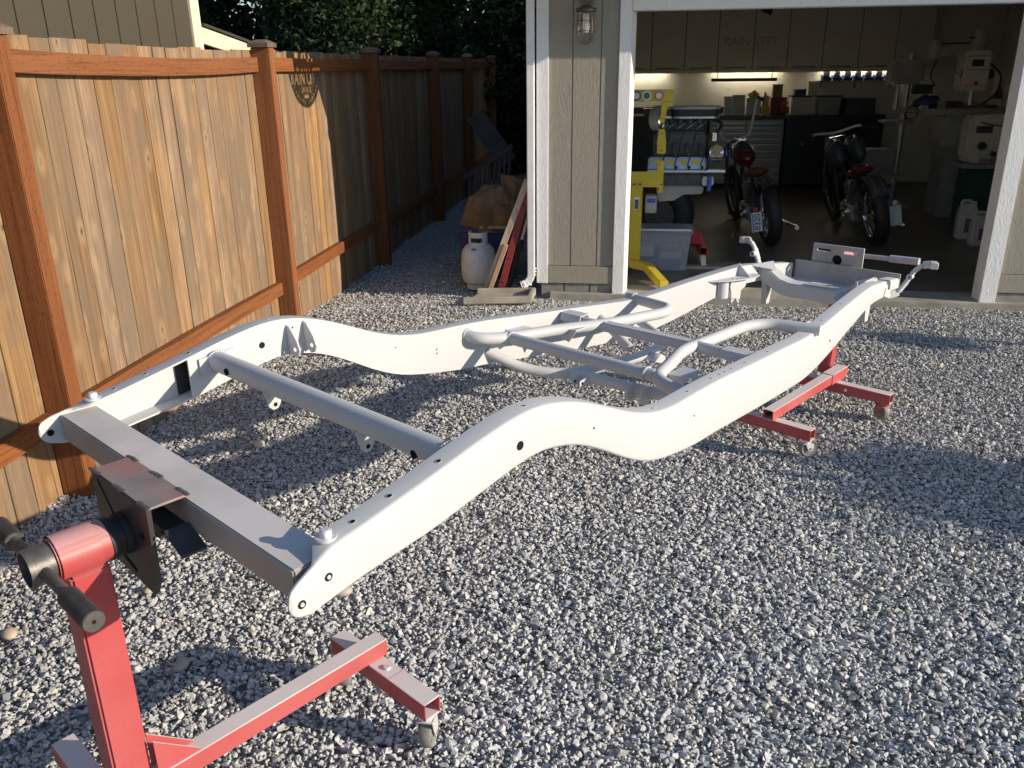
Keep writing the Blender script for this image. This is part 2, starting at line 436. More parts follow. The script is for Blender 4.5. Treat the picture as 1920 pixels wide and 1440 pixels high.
M['plaster'] = simple('garage_plaster', (.82, .79, .72), .8, 0, .06, 5)
M['cabinet'] = simple('cabinet_laminate', (.82, .77, .66), .5, 0, .05, 4)
M['cab_text'] = simple('cabinet_lettering', (.50, .47, .41), .5, 0, .05, 4)
M['counter'] = simple('black_counter', (.025, .025, .027), .35, 0, .3, 12)
M['chest'] = simple('grey_tool_chest', (.36, .34, .30), .4, .3, .08, 5)
M['chrome'] = simple('chrome', (.75, .76, .78), .12, 1.0, .05, 5)
M['alu'] = simple('cast_aluminium', (.50, .50, .50), .38, .9, .15, 30, .1)
M['dgrey'] = simple('dark_grey_casting', (.07, .072, .078), .5, .3, .3, 25, .2)
M['yellow'] = simple('yellow_enamel', (.60, .46, .035), .4, 0, .08, 8, 0, .5)
M['yellow2'] = simple('yellow_plastic', (.75, .55, .05), .4, 0, .08, 8)
M['maroon'] = simple('maroon_paint', (.13, .012, .012), .2, .1, .2, 6, 0, .5, coat=.6)
M['teal'] = simple('teal_paint', (.015, .07, .085), .2, .2, .25, 6, 0, .5, coat=.6)
M['leather'] = simple('brown_leather', (.14, .045, .02), .55, 0, .3, 20, .2)
M['redbright'] = simple('red_jack_paint', (.50, .02, .02), .35, 0, .1, 10)
M['redbeam'] = simple('dark_red_beam', (.22, .03, .025), .55, 0, .2, 10, .1)
M['tank_white'] = simple('tank_enamel', (.66, .63, .57), .45, 0, .08, 6, 0, .4, dirt=(.38, .36, .33))
M['canvas'] = simple('tan_canvas', (.21, .135, .07), .9, 0, .3, 5, .35, .2, dirt=(.12, .075, .04))
M['bluebin'] = simple('navy_plastic', (.035, .035, .12), .45, 0, .15, 6)
M['bluebright'] = simple('blue_parts_bin', (.02, .04, .32), .4, 0, .15, 6)
M['paper'] = simple('white_paper', (.72, .70, .65), .8, 0, .08, 12, .1)
M['card'] = simple('cardboard', (.34, .25, .16), .85, 0, .12, 10)
M['green'] = simple('dark_green_enamel', (.02, .09, .07), .45, 0, .2, 8)
M['machine'] = simple('machine_beige', (.66, .62, .52), .45, 0, .1, 8)
M['machine_grey'] = simple('machine_grey', (.34, .335, .315), .5, .1, .15, 8)
M['jug'] = simple('milky_jug', (.66, .65, .60), .5, 0, .05, 8)
M['purple'] = simple('purple_label', (.20, .10, .28), .5, 0, .2, 20)
M['sticker_red'] = simple('red_sticker', (.55, .12, .05), .5, 0, .15, 40)
M['sticker_white'] = simple('white_sticker', (.72, .72, .70), .5, 0, .1, 60)
M['sticker_grey'] = simple('grey_sticker', (.10, .11, .12), .5, 0, .4, 60)
M['sticker_green'] = simple('green_sticker', (.05, .28, .08), .5, 0, .3, 60)
M['ink'] = simple('black_ink', (.03, .03, .035), .6)
M['blueink'] = simple('blue_ink', (.05, .11, .45), .6)
M['pebble'] = simple('river_pebble', (.48, .40, .29), .7, 0, .18, 18, .15)
M['pebble_grey'] = simple('grey_pebble', (.36, .33, .29), .7, 0, .18, 18, .15)
M['lamp_metal'] = simple('bronze_lantern', (.13, .11, .09), .4, .8, .2, 20)
M['bark'] = simple('bark', (.06, .045, .032), .95, 0, .4, 12, .6, .1)
def glassy(name, col, rough=.05, alpha=1.0, trans=1.0):
    m, nt, b = new_mat(name)
    n = noise(nt, objcoord(nt), 4, 2); r = ramp(nt, n.outputs[0], [(.3, tuple(c*.94 for c in col)), (.7, col)])
    nt.links.new(r.outputs[0], b.inputs['Base Color']); b.inputs['Roughness'].default_value = rough
    b.inputs['Transmission Weight'].default_value = trans; b.inputs['IOR'].default_value = 1.2
    return m
M['glass'] = glassy('lantern_glass', (.9, .9, .86))
M['clear'] = glassy('clear_tote_plastic', (.80, .84, .93), .25, 1, .75)
def emis(name, col, st):
    m, nt, b = new_mat(name); b.inputs['Base Color'].default_value = (*col, 1)
    n = noise(nt, objcoord(nt), 3, 1); r = ramp(nt, n.outputs[0], [(.2, tuple(c*.97 for c in col)), (.8, col)])
    nt.links.new(r.outputs[0], b.inputs['Emission Color']); b.inputs['Emission Strength'].default_value = st
    return m
M['led'] = emis('led_strip', (1.0, .88, .64), 19.0)
def leafmat(name, c0, c1):
    m, nt, b = new_mat(name)
    g = N(nt, 'ShaderNodeNewGeometry')
    r = ramp(nt, g.outputs['Random Per Island'], [(0, c0), (1, c1)])
    nt.links.new(r.outputs[0], b.inputs['Base Color']); b.inputs['Roughness'].default_value = .55; b.inputs['Specular IOR Level'].default_value = .3
    tr = N(nt, 'ShaderNodeBsdfTranslucent'); nt.links.new(r.outputs[0], tr.inputs['Color'])
    mx = N(nt, 'ShaderNodeMixShader'); mx.inputs[0].default_value = .3
    nt.links.new(b.outputs[0], mx.inputs[1]); nt.links.new(tr.outputs[0], mx.inputs[2])
    nt.links.new(mx.outputs[0], nt.nodes['Material Output'].inputs['Surface'])
    return m
M['weed'] = leafmat('weed_blade', (.05, .09, .02), (.10, .16, .04))
M['leaf_a'] = leafmat('leaf_dark', (.016, .033, .011), (.04, .07, .022))
M['leaf_b'] = leafmat('leaf_mid', (.026, .045, .013), (.07, .10, .03))
def stone_mat():
    m, nt, b = new_mat('crushed_stone')
    oi = N(nt, 'ShaderNodeObjectInfo')
    r = ramp(nt, oi.outputs['Random'], [(0, (.28, .282, .285)), (.25, (.38, .38, .378)), (.55, (.45, .447, .435)), (.85, (.52, .51, .485)), (.96, (.55, .485, .39)), (1, (.62, .605, .57))])
    tc = N(nt, 'ShaderNodeTexCoord'); n = noise(nt, tc.outputs['Object'], 3.0, 4)
    out = mixc(nt, .35, r.outputs[0], n.outputs[0], 'OVERLAY')
    # pale primer overspray that drifted onto the stones beside the frame
    g = N(nt, 'ShaderNodeNewGeometry'); mp = N(nt, 'ShaderNodeMapping'); nt.links.new(g.outputs['Position'], mp.inputs['Vector'])
    mp.inputs['Rotation'].default_value = (0, 0, R(35.1)); mp.inputs['Scale'].default_value = (2.2, .7, 0)
    ns = noise(nt, mp.outputs[0], 1.2, 4, .6)
    vd = N(nt, 'ShaderNodeVectorMath', operation='DISTANCE'); vd.inputs[1].default_value = (.15, 2.4, 0); nt.links.new(g.outputs['Position'], vd.inputs[0])
    near = math_n(nt, 'SUBTRACT', 1.0, math_n(nt, 'DIVIDE', vd.outputs['Value'], 2.3), True)
    f = math_n(nt, 'MULTIPLY', math_n(nt, 'MULTIPLY', near, 1.7), ramp(nt, ns.outputs[0], [(.32, (.25, .25, .25)), (.60, (1, 1, 1))]).outputs[0], True)
    sep = N(nt, 'ShaderNodeSeparateXYZ'); nt.links.new(g.outputs['Normal'], sep.inputs[0])
    f = math_n(nt, 'MULTIPLY', f, math_n(nt, 'MULTIPLY', sep.outputs[2], .62, True))
    out = mixc(nt, f, out, (.66, .67, .70))
    nt.links.new(out, b.inputs['Base Color']); b.inputs['Roughness'].default_value = .85; b.inputs['Specular IOR Level'].default_value = .25
    return m
M['stone'] = stone_mat()
def ground_mat():
    m, nt, b = new_mat('gravel_bed')
    tc = N(nt, 'ShaderNodeTexCoord'); vo = N(nt, 'ShaderNodeTexVoronoi'); vo.inputs['Scale'].default_value = 55; nt.links.new(tc.outputs['Object'], vo.inputs['Vector'])
    r = ramp(nt, vo.outputs['Color'], [(.1, (.22, .22, .22)), (.5, (.36, .36, .35)), (.9, (.48, .47, .45))])
    nt.links.new(r.outputs[0], b.inputs['Base Color']); b.inputs['Roughness'].default_value = .95
    bump(nt, b, vo.outputs['Distance'], .9, .02)
    return m
M['bed'] = ground_mat()
def floor_mat():
    m, nt, b = new_mat('sealed_garage_floor')
    tc = N(nt, 'ShaderNodeTexCoord'); n = noise(nt, tc.outputs['Object'], 1.7, 6, .6)
    r = ramp(nt, n.outputs[0], [(.3, (.11, .098, .08)), (.7, (.20, .178, .148))])
    nt.links.new(r.outputs[0], b.inputs['Base Color']); b.inputs['Roughness'].default_value = .35
    return m
M['floor'] = floor_mat()
# ------------------------------------------------------------------ ground and gravel
def sstep(t): t = max(0.0, min(1.0, t)); return t*t*(3 - 2*t)
def gz(x, y):
    z = -.055 * sstep((-1.6 - x) / .8)
    z += .012*math.sin(1.7*x + .6) * math.cos(1.3*y + .4) + .007*math.sin(3.9*x - 2.1*y)
    if y > 6.2: z -= .03 * sstep((y - 6.2) / .4)
    return z - .012
def make_ground():
    xs = [-60, -30, -14, -8, -5] + [-3.4 + .2*i for i in range(52)] + [8, 10, 14, 20, 34, 60]
    ys = [-25, -8, -3, -1] + [-.4 + .2*i for i in range(38)] + [7.5, 8, 9, 10, 11, 12, 13, 14, 16, 19, 24, 34, 60, 120]
    v = [(x, y, gz(x, y) - .022) for y in ys for x in xs]; n = len(xs)
    f = [(j*n+i, j*n+i+1, (j+1)*n+i+1, (j+1)*n+i) for j in range(len(ys)-1) for i in range(n-1)]
    mb = MB(); mb.add(v, f, True); o = mb.build('ground', M['bed'], fix=False); return tag(o, 'grey gravel driveway bed', kind='structure')
make_ground()

def stone_mesh(k):
    rnd = random.Random(100 + k); bm = bmesh.new()
    fl = rnd.uniform(.38, .75); el = rnd.uniform(.8, 1.25)
    for i in range(15):
        d = Vector((rnd.gauss(0, 1), rnd.gauss(0, 1), rnd.gauss(0, 1))).normalized()
        d = d / max(abs(d.x), abs(d.y), abs(d.z))**.62 * rnd.uniform(.74, .92)
        bm.verts.new((d.x*el, d.y*.8, d.z*fl))
    r = bmesh.ops.convex_hull(bm, input=bm.verts)
    bmesh.ops.delete(bm, geom=[g for g in r['geom_interior'] if isinstance(g, bmesh.types.BMVert)], context='VERTS')
    me = bpy.data.meshes.new('stone'); bm.to_mesh(me); bm.free(); me.materials.append(M['stone']); return me

def make_gravel():
    rnd = random.Random(3)
    stones = []
    src = bpy.data.collections.new('stone_shapes')
    for k in range(12):
        o = bpy.data.objects.new('stone', stone_mesh(k)); src.objects.link(o)
    camp = Vector((0, 0, 1.7558)); inv = cam.matrix_world.inverted()
    pts = []; rot = []; sc = []; idx = []
    tanx = 960/1576.06 * 1.12; 
    def fill(x0, x1, y0, y1, dens, test):
        n = int((x1-x0)*(y1-y0)*dens)
        for _ in range(n):
            x = rnd.uniform(x0, x1); y = rnd.uniform(y0, y1)
            q = inv @ Vector((x, y, 0))
            if q.z > -.3: continue
            if abs(q.x / -q.z) > tanx + .12 or q.y / -q.z < -.62 or not test(x, y): continue
            s = min(.021, max(.0040, rnd.lognormvariate(math.log(.0076), .40)))
            pts.append((x, y, gz(x, y) - .015 + rnd.random()*.016)); rot.append((rnd.gauss(0, .42), rnd.gauss(0, .42), rnd.uniform(0, 6.28)))
            sc.append((s, s*rnd.uniform(.75, 1.1), s*rnd.uniform(.8, 1.15))); idx.append(rnd.randrange(12))
    ok = lambda x, y: x > -2.56 and (y < 6.69 or x < -.8)
    fill(-2.57, 2.2, 1.0, 4.0, 9800, ok)
    fill(-2.57, 5.0, 4.0, 6.75, 7000, ok)
    fill(-2.57, -.8, 6.75, 12.5, 2600, ok)
    me = bpy.data.meshes.new('gravel'); me.from_pydata(pts, [], [])
    a = me.attributes.new('rot', 'FLOAT_VECTOR', 'POINT'); a.data.foreach_set('vector', [c for r in rot for c in r])
    a = me.attributes.new('scl', 'FLOAT_VECTOR', 'POINT'); a.data.foreach_set('vector', [c for r in sc for c in r])
    a = me.attributes.new('pick', 'INT', 'POINT'); a.data.foreach_set('value', idx)
    o = bpy.data.objects.new('gravel', me); COL.objects.link(o)
    ng = bpy.data.node_groups.new('gravel_scatter', 'GeometryNodeTree')
    ng.interface.new_socket('Geometry', in_out='INPUT', socket_type='NodeSocketGeometry')
    ng.interface.new_socket('Geometry', in_out='OUTPUT', socket_type='NodeSocketGeometry')
    gi = ng.nodes.new('NodeGroupInput'); go = ng.nodes.new('NodeGroupOutput')
    iop = ng.nodes.new('GeometryNodeInstanceOnPoints'); ci = ng.nodes.new('GeometryNodeCollectionInfo')
    ci.inputs['Collection'].default_value = src; ci.inputs['Separate Children'].default_value = True; ci.inputs['Reset Children'].default_value = True
    def at(nm, t):
        n = ng.nodes.new('GeometryNodeInputNamedAttribute'); n.data_type = t; n.inputs['Name'].default_value = nm; return n
    L = ng.links
    L.new(gi.outputs[0], iop.inputs['Points']); L.new(ci.outputs[0], iop.inputs['Instance']); iop.inputs['Pick Instance'].default_value = True
    L.new(at('pick', 'INT').outputs[0], iop.inputs['Instance Index'])
    L.new(at('rot', 'FLOAT_VECTOR').outputs[0], iop.inputs['Rotation']); L.new(at('scl', 'FLOAT_VECTOR').outputs[0], iop.inputs['Scale'])
    L.new(iop.outputs[0], go.inputs[0])
    md = o.modifiers.new('scatter', 'NODES'); md.node_group = ng
    me.materials.append(M['stone'])
    print('stones', len(pts))
    return tag(o, 'crushed grey gravel covering the driveway', 'gravel', kind='stuff')
make_gravel()

# a few rounded pebbles lying among the crushed stone
PEB = [((-1.353, 1.994), .026, 'pebble_grey', 'smooth grey oval pebble beside the near red upright'),
       ((-1.834, 3.666), .032, 'pebble', 'round tan pebble between the white cross tube and the left rail'),
       ((-2.292, 2.808), .030, 'pebble', 'tan pebble close to the foot of the near fence post'),
       ((-.984, 2.447), .034, 'pebble_grey', 'pale pebble just below the rounded tip of the near white rail'),
       ((-2.05, 2.115), .028, 'pebble', 'yellowish pebble at the left picture edge'),
       ((-1.67, 2.362), .021, 'pebble', 'small yellow pebble right of the dark slotted plate'),
       ((-1.40, 3.70), .022, 'pebble', 'little tan pebble in the light patch right of the fence planks'),
       ((-1.62, 4.52), .026, 'pebble', 'tan pebble under the arch of the left rail')]
for (xy, r, mt, lab) in PEB:
    rnd = random.Random(int(r*1e5) + int(xy[0]*100)); mb = MB()
    t = Matrix.Rotation(rnd.uniform(0, 3), 4, 'Z')
    mb.ball((xy[0], xy[1], gz(*xy) + r*.32), (r*1.2, r*.85, r*.62), 14, 9, t)
    mb.v = [(x + rnd.uniform(-1, 1)*r*.035, y + rnd.uniform(-1, 1)*r*.035, z) for x, y, z in mb.v]
    o = mb.build('pebble', M[mt]); tag(o, lab, 'pebble', 'pebbles among the gravel')

# ------------------------------------------------------------------ wooden fence
fence = thing('wooden_fence', 'tall cedar plank fence with orange stained posts and rails', 'fence', (-2.51, 3.2, -.08))
XB = -2.55
POST_Y = [.80, 3.165, 5.725, 8.18, 10.75, 12.95, 15.1]
def post(y):
    mb = MB(); mb.box((XB + .001, y - .0445, -.14), (XB + .13, y + .0445, 1.895)); p = mb.build('post', M['stain'], fence, .004, 2)
    c = MB(); cx = XB + .066
    a, b_ = .072, .05
    vs_ = [(cx + i*a, y + j*a, 1.896) for i, j in ((-1,-1),(1,-1),(1,1),(-1,1))] + [(cx + i*a, y + j*a, 1.922) for i, j in ((-1,-1),(1,-1),(1,1),(-1,1))] + \
          [(cx + i*.03, y + j*.03, 1.944) for i, j in ((-1,-1),(1,-1),(1,1),(-1,1))]
    c.add(vs_, [(3,2,1,0),(0,1,5,4),(1,2,6,5),(2,3,7,6),(3,0,4,7),(4,5,9,8),(5,6,10,9),(6,7,11,10),(7,4,8,11),(8,9,10,11)])
    c.build('cap', M['cap'], p)
for y in POST_Y: post(y)
def rail(y0, y1, z0, z1, sag, h=.092):
    n = 10; mb = MB(); vs_ = []
    for i in range(n + 1):
        t = i / n; y = y0 + (y1-y0)*t; z = z0 + (z1-z0)*t - sag*4*t*(1-t); b_ = .004*math.sin(t*math.pi)
        vs_ += [(XB + .001, y, z-h), (XB + .046 + b_, y, z-h), (XB + .046 + b_, y, z), (XB + .001, y, z)]
    fs = [(i*4+k, i*4+(k+1) % 4, i*4+4+(k+1) % 4, i*4+4+k) for i in range(n) for k in range(4)] + [(0, 1, 2, 3), (n*4+3, n*4+2, n*4+1, n*4)]
    mb.add(vs_, fs); mb.build('rail', M['stain_rail'], fence, .003, 1)
for i in range(len(POST_Y) - 1):
    y0 = POST_Y[i] + .046; y1 = POST_Y[i+1] - .046
    rail(y0, y1, 1.853 if i == 1 else 1.836, 1.836, .022 if i == 1 else .004)
    rail(y0, y1, .335, .31 if i == 1 else .345, -.012 if i == 1 else .0)
# planks, built one mesh per width and shared
plank_cache = {}
def plank_mesh(w, h, var):
    key = (round(w, 3), round(h, 3), var)
    if key in plank_cache: return plank_cache[key]
    rnd = random.Random(var*31 + int(w*1000)); n = 6; vs_ = []; mb = MB()
    cup = rnd.uniform(-.003, .003)
    for i in range(n + 1):
        z = h * i / n; bx = rnd.uniform(-.0012, .0012); by = rnd.uniform(-.0015, .0015)
        vs_ += [(-.018 + bx, -w/2 + by, z), (0 + bx, -w/2 + by + .001, z), (cup + bx, 0 + by, z), (0 + bx, w/2 + by - .001, z), (-.018 + bx, w/2 + by, z)]
    fs = [(i*5+k, i*5+(k+1) % 5, i*5+5+(k+1) % 5, i*5+5+k) for i in range(n) for k in range(5)] + [(0, 1, 2, 3, 4), (n*5+4, n*5+3, n*5+2, n*5+1, n*5)]
    mb.add(vs_, fs)
    me = bpy.data.meshes.new('plank'); me.from_pydata(mb.v, [], mb.f)
    bm = bmesh.new(); bm.from_mesh(me); bmesh.ops.recalc_face_normals(bm, faces=bm.faces); bm.to_mesh(me); bm.free()
    me.materials.append(M['plank']); plank_cache[key] = me; return me
rnd = random.Random(11); y = 2.0
while y < 15.1:
    w = rnd.choice((.132, .138, .142)); top = 1.878 + rnd.uniform(-.006, .008) + (.022 if 3.0 < y < 3.9 else .008*sstep((5.0-y)/1.2) if y < 5 else 0)
    o = put('plank', plank_mesh(w - rnd.choice((.003, .005, .0075)), 2.02, rnd.randrange(5)), None)
    o.location = (XB - .001 - rnd.uniform(0, .004), y + w/2, top - 2.02); o.rotation_euler = (rnd.uniform(-.0015, .0015), 0, rnd.uniform(-.012, .012))
    adopt(o, fence); y += w

# weeds at the fence foot
def weed(x, y, h, n, seed, label):
    rnd = random.Random(seed); vs_ = []; fs = []
    t = thing('weed_tuft', label, 'weed', (x, y, gz(x, y)), 0, 'weeds along the fence foot')
    for _ in range(n):
        a = rnd.uniform(0, 6.28); l = h*rnd.uniform(.5, 1.1); w = l*.09; d = Vector((math.cos(a), math.sin(a), 0)); s_ = Vector((-d.y, d.x, 0))*w; b0 = Vector((x + rnd.uniform(-.03, .03), y + rnd.uniform(-.04, .04), gz(x, y) - .01))
        p1 = b0 + d*l*.25 + Vector((0, 0, l*.55)); p2 = b0 + d*l*.7 + Vector((0, 0, l*.7)); i = len(vs_)
        vs_ += [b0 - s_*.5, b0 + s_*.5, p1 + s_, p1 - s_, p2]; fs += [(i, i+1, i+2, i+3), (i+3, i+2, i+4)]
    me = bpy.data.meshes.new('blades'); me.from_pydata([tuple(v) for v in vs_], [], fs); put('blades', me, M['weed'], t)
weed(-2.44, 6.02, .07, 26, 1, 'small green weed tuft at the fence foot beyond the second post')
weed(-2.45, 6.40, .05, 18, 2, 'tiny weed tuft farther along the sunlit fence foot')
weed(-2.46, 4.62, .05, 16, 3, 'tiny weed tuft at the fence foot under the left rail arch')

# ------------------------------------------------------------------ garage
GY = 6.787
gar = thing('garage', 'taupe garage with white trimmed open door on the right', 'garage', (-.768, GY, 0))
XL, XR, YB, ZC = -.768, 5.3, 14.0, 2.52
def gpart(name, mat, *boxes, parent=None, bevel=0.0):
    mb = MB()
    for lo, hi in boxes: mb.box(lo, hi)
    return mb.build(name, M[mat], parent or gar, bevel)
# siding panels with recessed grooves on the front
gpart('front_sheathing', 'siding', ((XL+.02, GY+.012, .085), (-.08, GY+.10, 2.50)), ((2.74, GY+.012, .085), (XR, GY+.10, 2.50)), ((-.08, GY+.012, 2.20), (2.74, GY+.10, 2.50)))
for x0, x1 in ((-.676, -.497), (-.491, -.285), (-.279, -.149)):
    gpart('siding_panel', 'siding', ((x0, GY, .226), (x1, GY+.011, 2.49)), bevel=.002)
x = 2.803
while x < XR - .1:
    gpart('siding_panel', 'siding', ((x, GY, .226), (min(x + .204, XR), GY+.011, 2.49)), bevel=.002); x += .21
gpart('skirt_board', 'siding', ((-.674, GY-.012, .080), (-.150, GY+.011, .222)), bevel=.003)
gpart('skirt_board', 'siding', ((2.803, GY-.012, .080), (XR, GY+.011, .222)), bevel=.003)
gpart('corner_trim', 'trim', ((XL, GY-.018, .078), (-.6765, GY+.05, 2.49)), bevel=.003)
gpart('door_casing', 'trim', ((-.148, GY-.02, -.02), (-.060, GY+.03, 2.25)), bevel=.003)
MB().prism([(-.059, GY-.017, -.02), (-.059, GY+.149, -.02), (-.028, GY+.149, -.02), (-.028, GY+.10, -.02)], (0, 0, 2.15)).build('door_stop', M['trim'], gar, .002)
gpart('door_casing', 'trim', ((2.682, GY-.02, -.02), (2.800, GY+.03, 2.25)), bevel=.003)
gpart('door_header', 'trim', ((-.148, GY-.022, 2.252), (2.800, GY+.03, 2.37)), bevel=.003)
gpart('door_jamb', 'trim', ((2.683, GY+.031, -.01), (2.704, GY+.15, 2.16)), bevel=.002)
gpart('head_jamb', 'trim', ((-.058, GY-.019, 2.131), (2.681, GY+.15, 2.249)), bevel=.002)
for x0, x1 in ((-.735, -.545), (-.541, -.335), (-.331, -.155), (2.81, 3.2), (3.204, 3.6), (3.604, 4.0)):
    gpart('foundation_block', 'block', ((x0, GY+.004, -.20), (x1, GY+.09, .077)), bevel=.006)
gpart('side_wall', 'siding', ((XL, GY+.052, .085), (XL+.11, YB+.1, 2.49)), ((XR-.10, GY+.102, -.05), (XR+.02, YB+.1, 2.49)), ((XL+.112, YB+.005, -.05), (XR-.102, YB+.1, 2.49)))
gpart('side_foundation', 'block', ((XL+.03, GY+.095, -.25), (XL+.11, YB, .083)))
gpart('interior_lining', 'plaster', ((XL+.112, GY+.103, .02), (XL+.125, YB-.014, 2.50)), ((XR-.125, GY+.103, .02), (XR-.112, YB-.014, 2.50)), ((XL+.126, YB-.012, .02), (XR-.126, YB, 2.50)),
      ((XL+.126, GY+.103, 2.502), (XR-.126, YB, 2.52)))
# roof: shallow gable, eaves over the front and the lane
mb = MB(); ym = (GY - .30 + YB + 1.3) / 2
e0, e1 = GY - .30, YB + 1.3; xl, xr = XL - .28, XR + .3  # unseen back overhang, added to keep sun off the far fence
mb.add([(xl, e0, 2.50), (xr, e0, 2.50), (xr, ym, 2.9), (xl, ym, 2.9), (xl, e1, 2.50), (xr, e1, 2.50),
        (xl, e0, 2.62), (xr, e0, 2.62), (xr, ym, 3.02), (xl, ym, 3.02), (xl, e1, 2.62), (xr, e1, 2.62)],
       [(0,1,2,3),(3,2,5,4),(6,9,8,7),(9,10,11,8),(0,6,7,1),(4,5,11,10),(0,3,9,6),(3,4,10,9),(1,7,8,2),(2,8,11,5)])
rf = mb.build('roof', M['roof'], gar)
gpart('fascia', 'trim', ((xl, e0-.022, 2.38), (xr, e0-.001, 2.62)), parent=rf)
gpart('soffit', 'trim', ((xl, e0, 2.40), (xr, GY-.024, 2.42)), parent=rf)
for y0 in (GY, YB):   # gable ends under the roof planes
    pass
mb = MB()
for x0 in (XL+.0, XR-.09):
    MB().prism([(x0, GY+.1, 2.495), (x0, YB, 2.495), (x0, ym, 2.86)], (.08, 0, 0)).build('gable_wall', M['siding'], gar)
slab = MB().box((XL+.113, GY-.06, -.12), (XR-.1, 7.08, .004)).build('apron', M['concrete'], None, .004); tag(slab, 'pale concrete apron strip under the garage door', kind='structure')
fl = MB().box((XL+.113, 7.083, -.12), (XR-.1, YB+.004, .002)).build('garage_floor', M['floor'], None); tag(fl, 'dark sealed garage floor', kind='structure')

# ------------------------------------------------------------------ neighbour house beyond the fence
HX = -5.0
house = thing('neighbour_house', 'olive board sided house with cream corner trim behind the fence', 'house', (HX - 2, 7, 0))
MB().box((HX-5, -4, -.1), (HX-.013, 9.66, 3.9)).build('wall_core', M['olive'], house)
y = 9.655
while y > 2.5:
    MB().box((HX-.012, y-.352, .0), (HX, y-.008, 3.88)).build('siding_board', M['olive'], house, .002); y -= .36
MB().box((HX-.11, 9.662, -.1), (HX+.02, 9.86, 3.9)).build('corner_trim', M['cream'], house, .003)
MB().prism([(HX-.02, 9.864, 2.05), (HX-.02, 9.864, 2.235), (HX-.02, 12.2, 1.93), (HX-.02, 12.2, 1.75)], (.04, 0, 0)).build('lean_to_fascia', M['cream'], house, .003)
MB().prism([(HX+.06, 9.864, 2.237), (HX+.06, 9.864, 2.265), (HX+.06, 12.3, 1.95), (HX+.06, 12.3, 1.922)], (-3.2, 0, 0)).build('lean_to_roof', M['roof'], house)
MB().box((HX-3, 9.864, -.1), (HX-.03, 12.0, 1.77)).build('lean_to_wall', M['cream'], house)
mb = MB(); mb.add([(HX+.45, -4.4, 3.9), (HX+.45, 10.1, 3.9), (HX-2.5, 10.1, 5.3), (HX-2.5, -4.4, 5.3), (HX-5.4, 10.1, 3.9), (HX-5.4, -4.4, 3.9)], [(0,1,2,3),(3,2,4,5),(0,5,4,1),(1,4,2),(0,3,5)]); mb.build('roof', M['roof'], house)

# ------------------------------------------------------------------ trees
def leaf_cloud(rnd, blobs, n, size):
    vs_ = []; fs = []
    tot = sum(b[3]**2 for b in blobs)
    for (cx, cy, cz, r, fz) in blobs:
        k = int(n * r*r / tot)
        for _ in range(k):
            d = Vector((rnd.gauss(0, 1), rnd.gauss(0, 1), rnd.gauss(0, 1))).normalized()
            q = rnd.random()**.45 * r * (1 + .18*math.sin(5*d.x + 3*d.y + cx) + .12*math.sin(9*d.z + 4*d.x))
            c = Vector((cx, cy, cz)) + Vector((d.x, d.y, d.z*fz)) * q
            a = Vector((rnd.gauss(0, 1), rnd.gauss(0, 1), rnd.gauss(0, .6))).normalized(); b_ = a.orthogonal().normalized()
            b_ = (b_ * math.cos(rnd.random()*6) + a.cross(b_) * math.sin(rnd.random()*6)).normalized()
            s = size * rnd.uniform(.6, 1.4); i = len(vs_)
            vs_ += [c - a*s, c - b_*s*.45, c + a*s, c + b_*s*.45]; fs.append((i, i+1, i+2, i+3))
    me = bpy.data.meshes.new('crown'); me.from_pydata([tuple(v) for v in vs_], [], fs); return me
def tree(name, label, loc, h, r, mat, n, size, seed, group=None, low=.12, cat='tree'):
    rnd = random.Random(seed)
    t = thing(name, label, cat, loc, 0, group)
    x, y, z = loc
    mb = MB(); tr = .02 + h*.018
    path = [(x, y, z-.1), (x + rnd.uniform(-.1, .1), y, z + h*.3), (x + rnd.uniform(-.2, .2), y + rnd.uniform(-.2, .2), z + h*.6), (x, y, z + h*.9)]
    mb.tube(path, [tr*1.3, tr, tr*.7, tr*.25], 9)
    for k in range(7):
        a = rnd.uniform(0, 6.28); z0 = z + h*rnd.uniform(.25, .7); l = r*rnd.uniform(.5, .9)
        mb.tube([(x, y, z0), (x + math.cos(a)*l*.5, y + math.sin(a)*l*.5, z0 + l*.3), (x + math.cos(a)*l, y + math.sin(a)*l, z0 + l*.45)], [tr*.5, tr*.35, tr*.12], 6)
    mb.build('trunk', M['bark'], t)
    blobs = []
    for k in range(16):
        a = rnd.uniform(0, 6.28); f = rnd.random(); zz = z + h*(low + (1-low)*.93*f); rr = r*(1 - .55*abs(f-.4)/.6)*rnd.uniform(.15, .75)
        blobs.append((x + math.cos(a)*rr, y + math.sin(a)*rr, zz, r*rnd.uniform(.32, .55), .8))
    me = leaf_cloud(rnd, blobs, n, size); put('crown', me, M[mat], t)
    return t
TREES = [(-7.2, 17.0, 6.5, 2.5, 'leaf_a', 'broad dark leafed tree rising beside the neighbour house'), (-3.6, 17.4, 6.2, 2.4, 'leaf_b', 'leafy tree with lighter sprays above the fence middle'),
         (-.9, 16.9, 6.5, 2.3, 'leaf_b', 'bushy tree with pale lit leaves beside the garage corner'), (-5.3, 15.2, 5.0, 1.9, 'leaf_a', 'dark drooping tree just past the lean-to roof'),
         (-2.2, 16.3, 4.6, 1.7, 'leaf_a', 'low dense shrub tree closing the end of the lane'),
         (1.3, 16.2, 5.5, 2.0, 'leaf_a', 'dense unseen tree added behind the garage to shade the lane end'), (4.5, 18.5, 8, 3.0, 'leaf_a', 'tall tree behind the far garage corner'), (-9.5, 19, 8, 3, 'leaf_a', 'tall tree behind the neighbour house'),  # tree right behind the garage is unseen, added to shade the lane end
         (-4.4, 20.5, 7.5, 3.0, 'leaf_a', 'tall dark tree at the back of the tree row')]
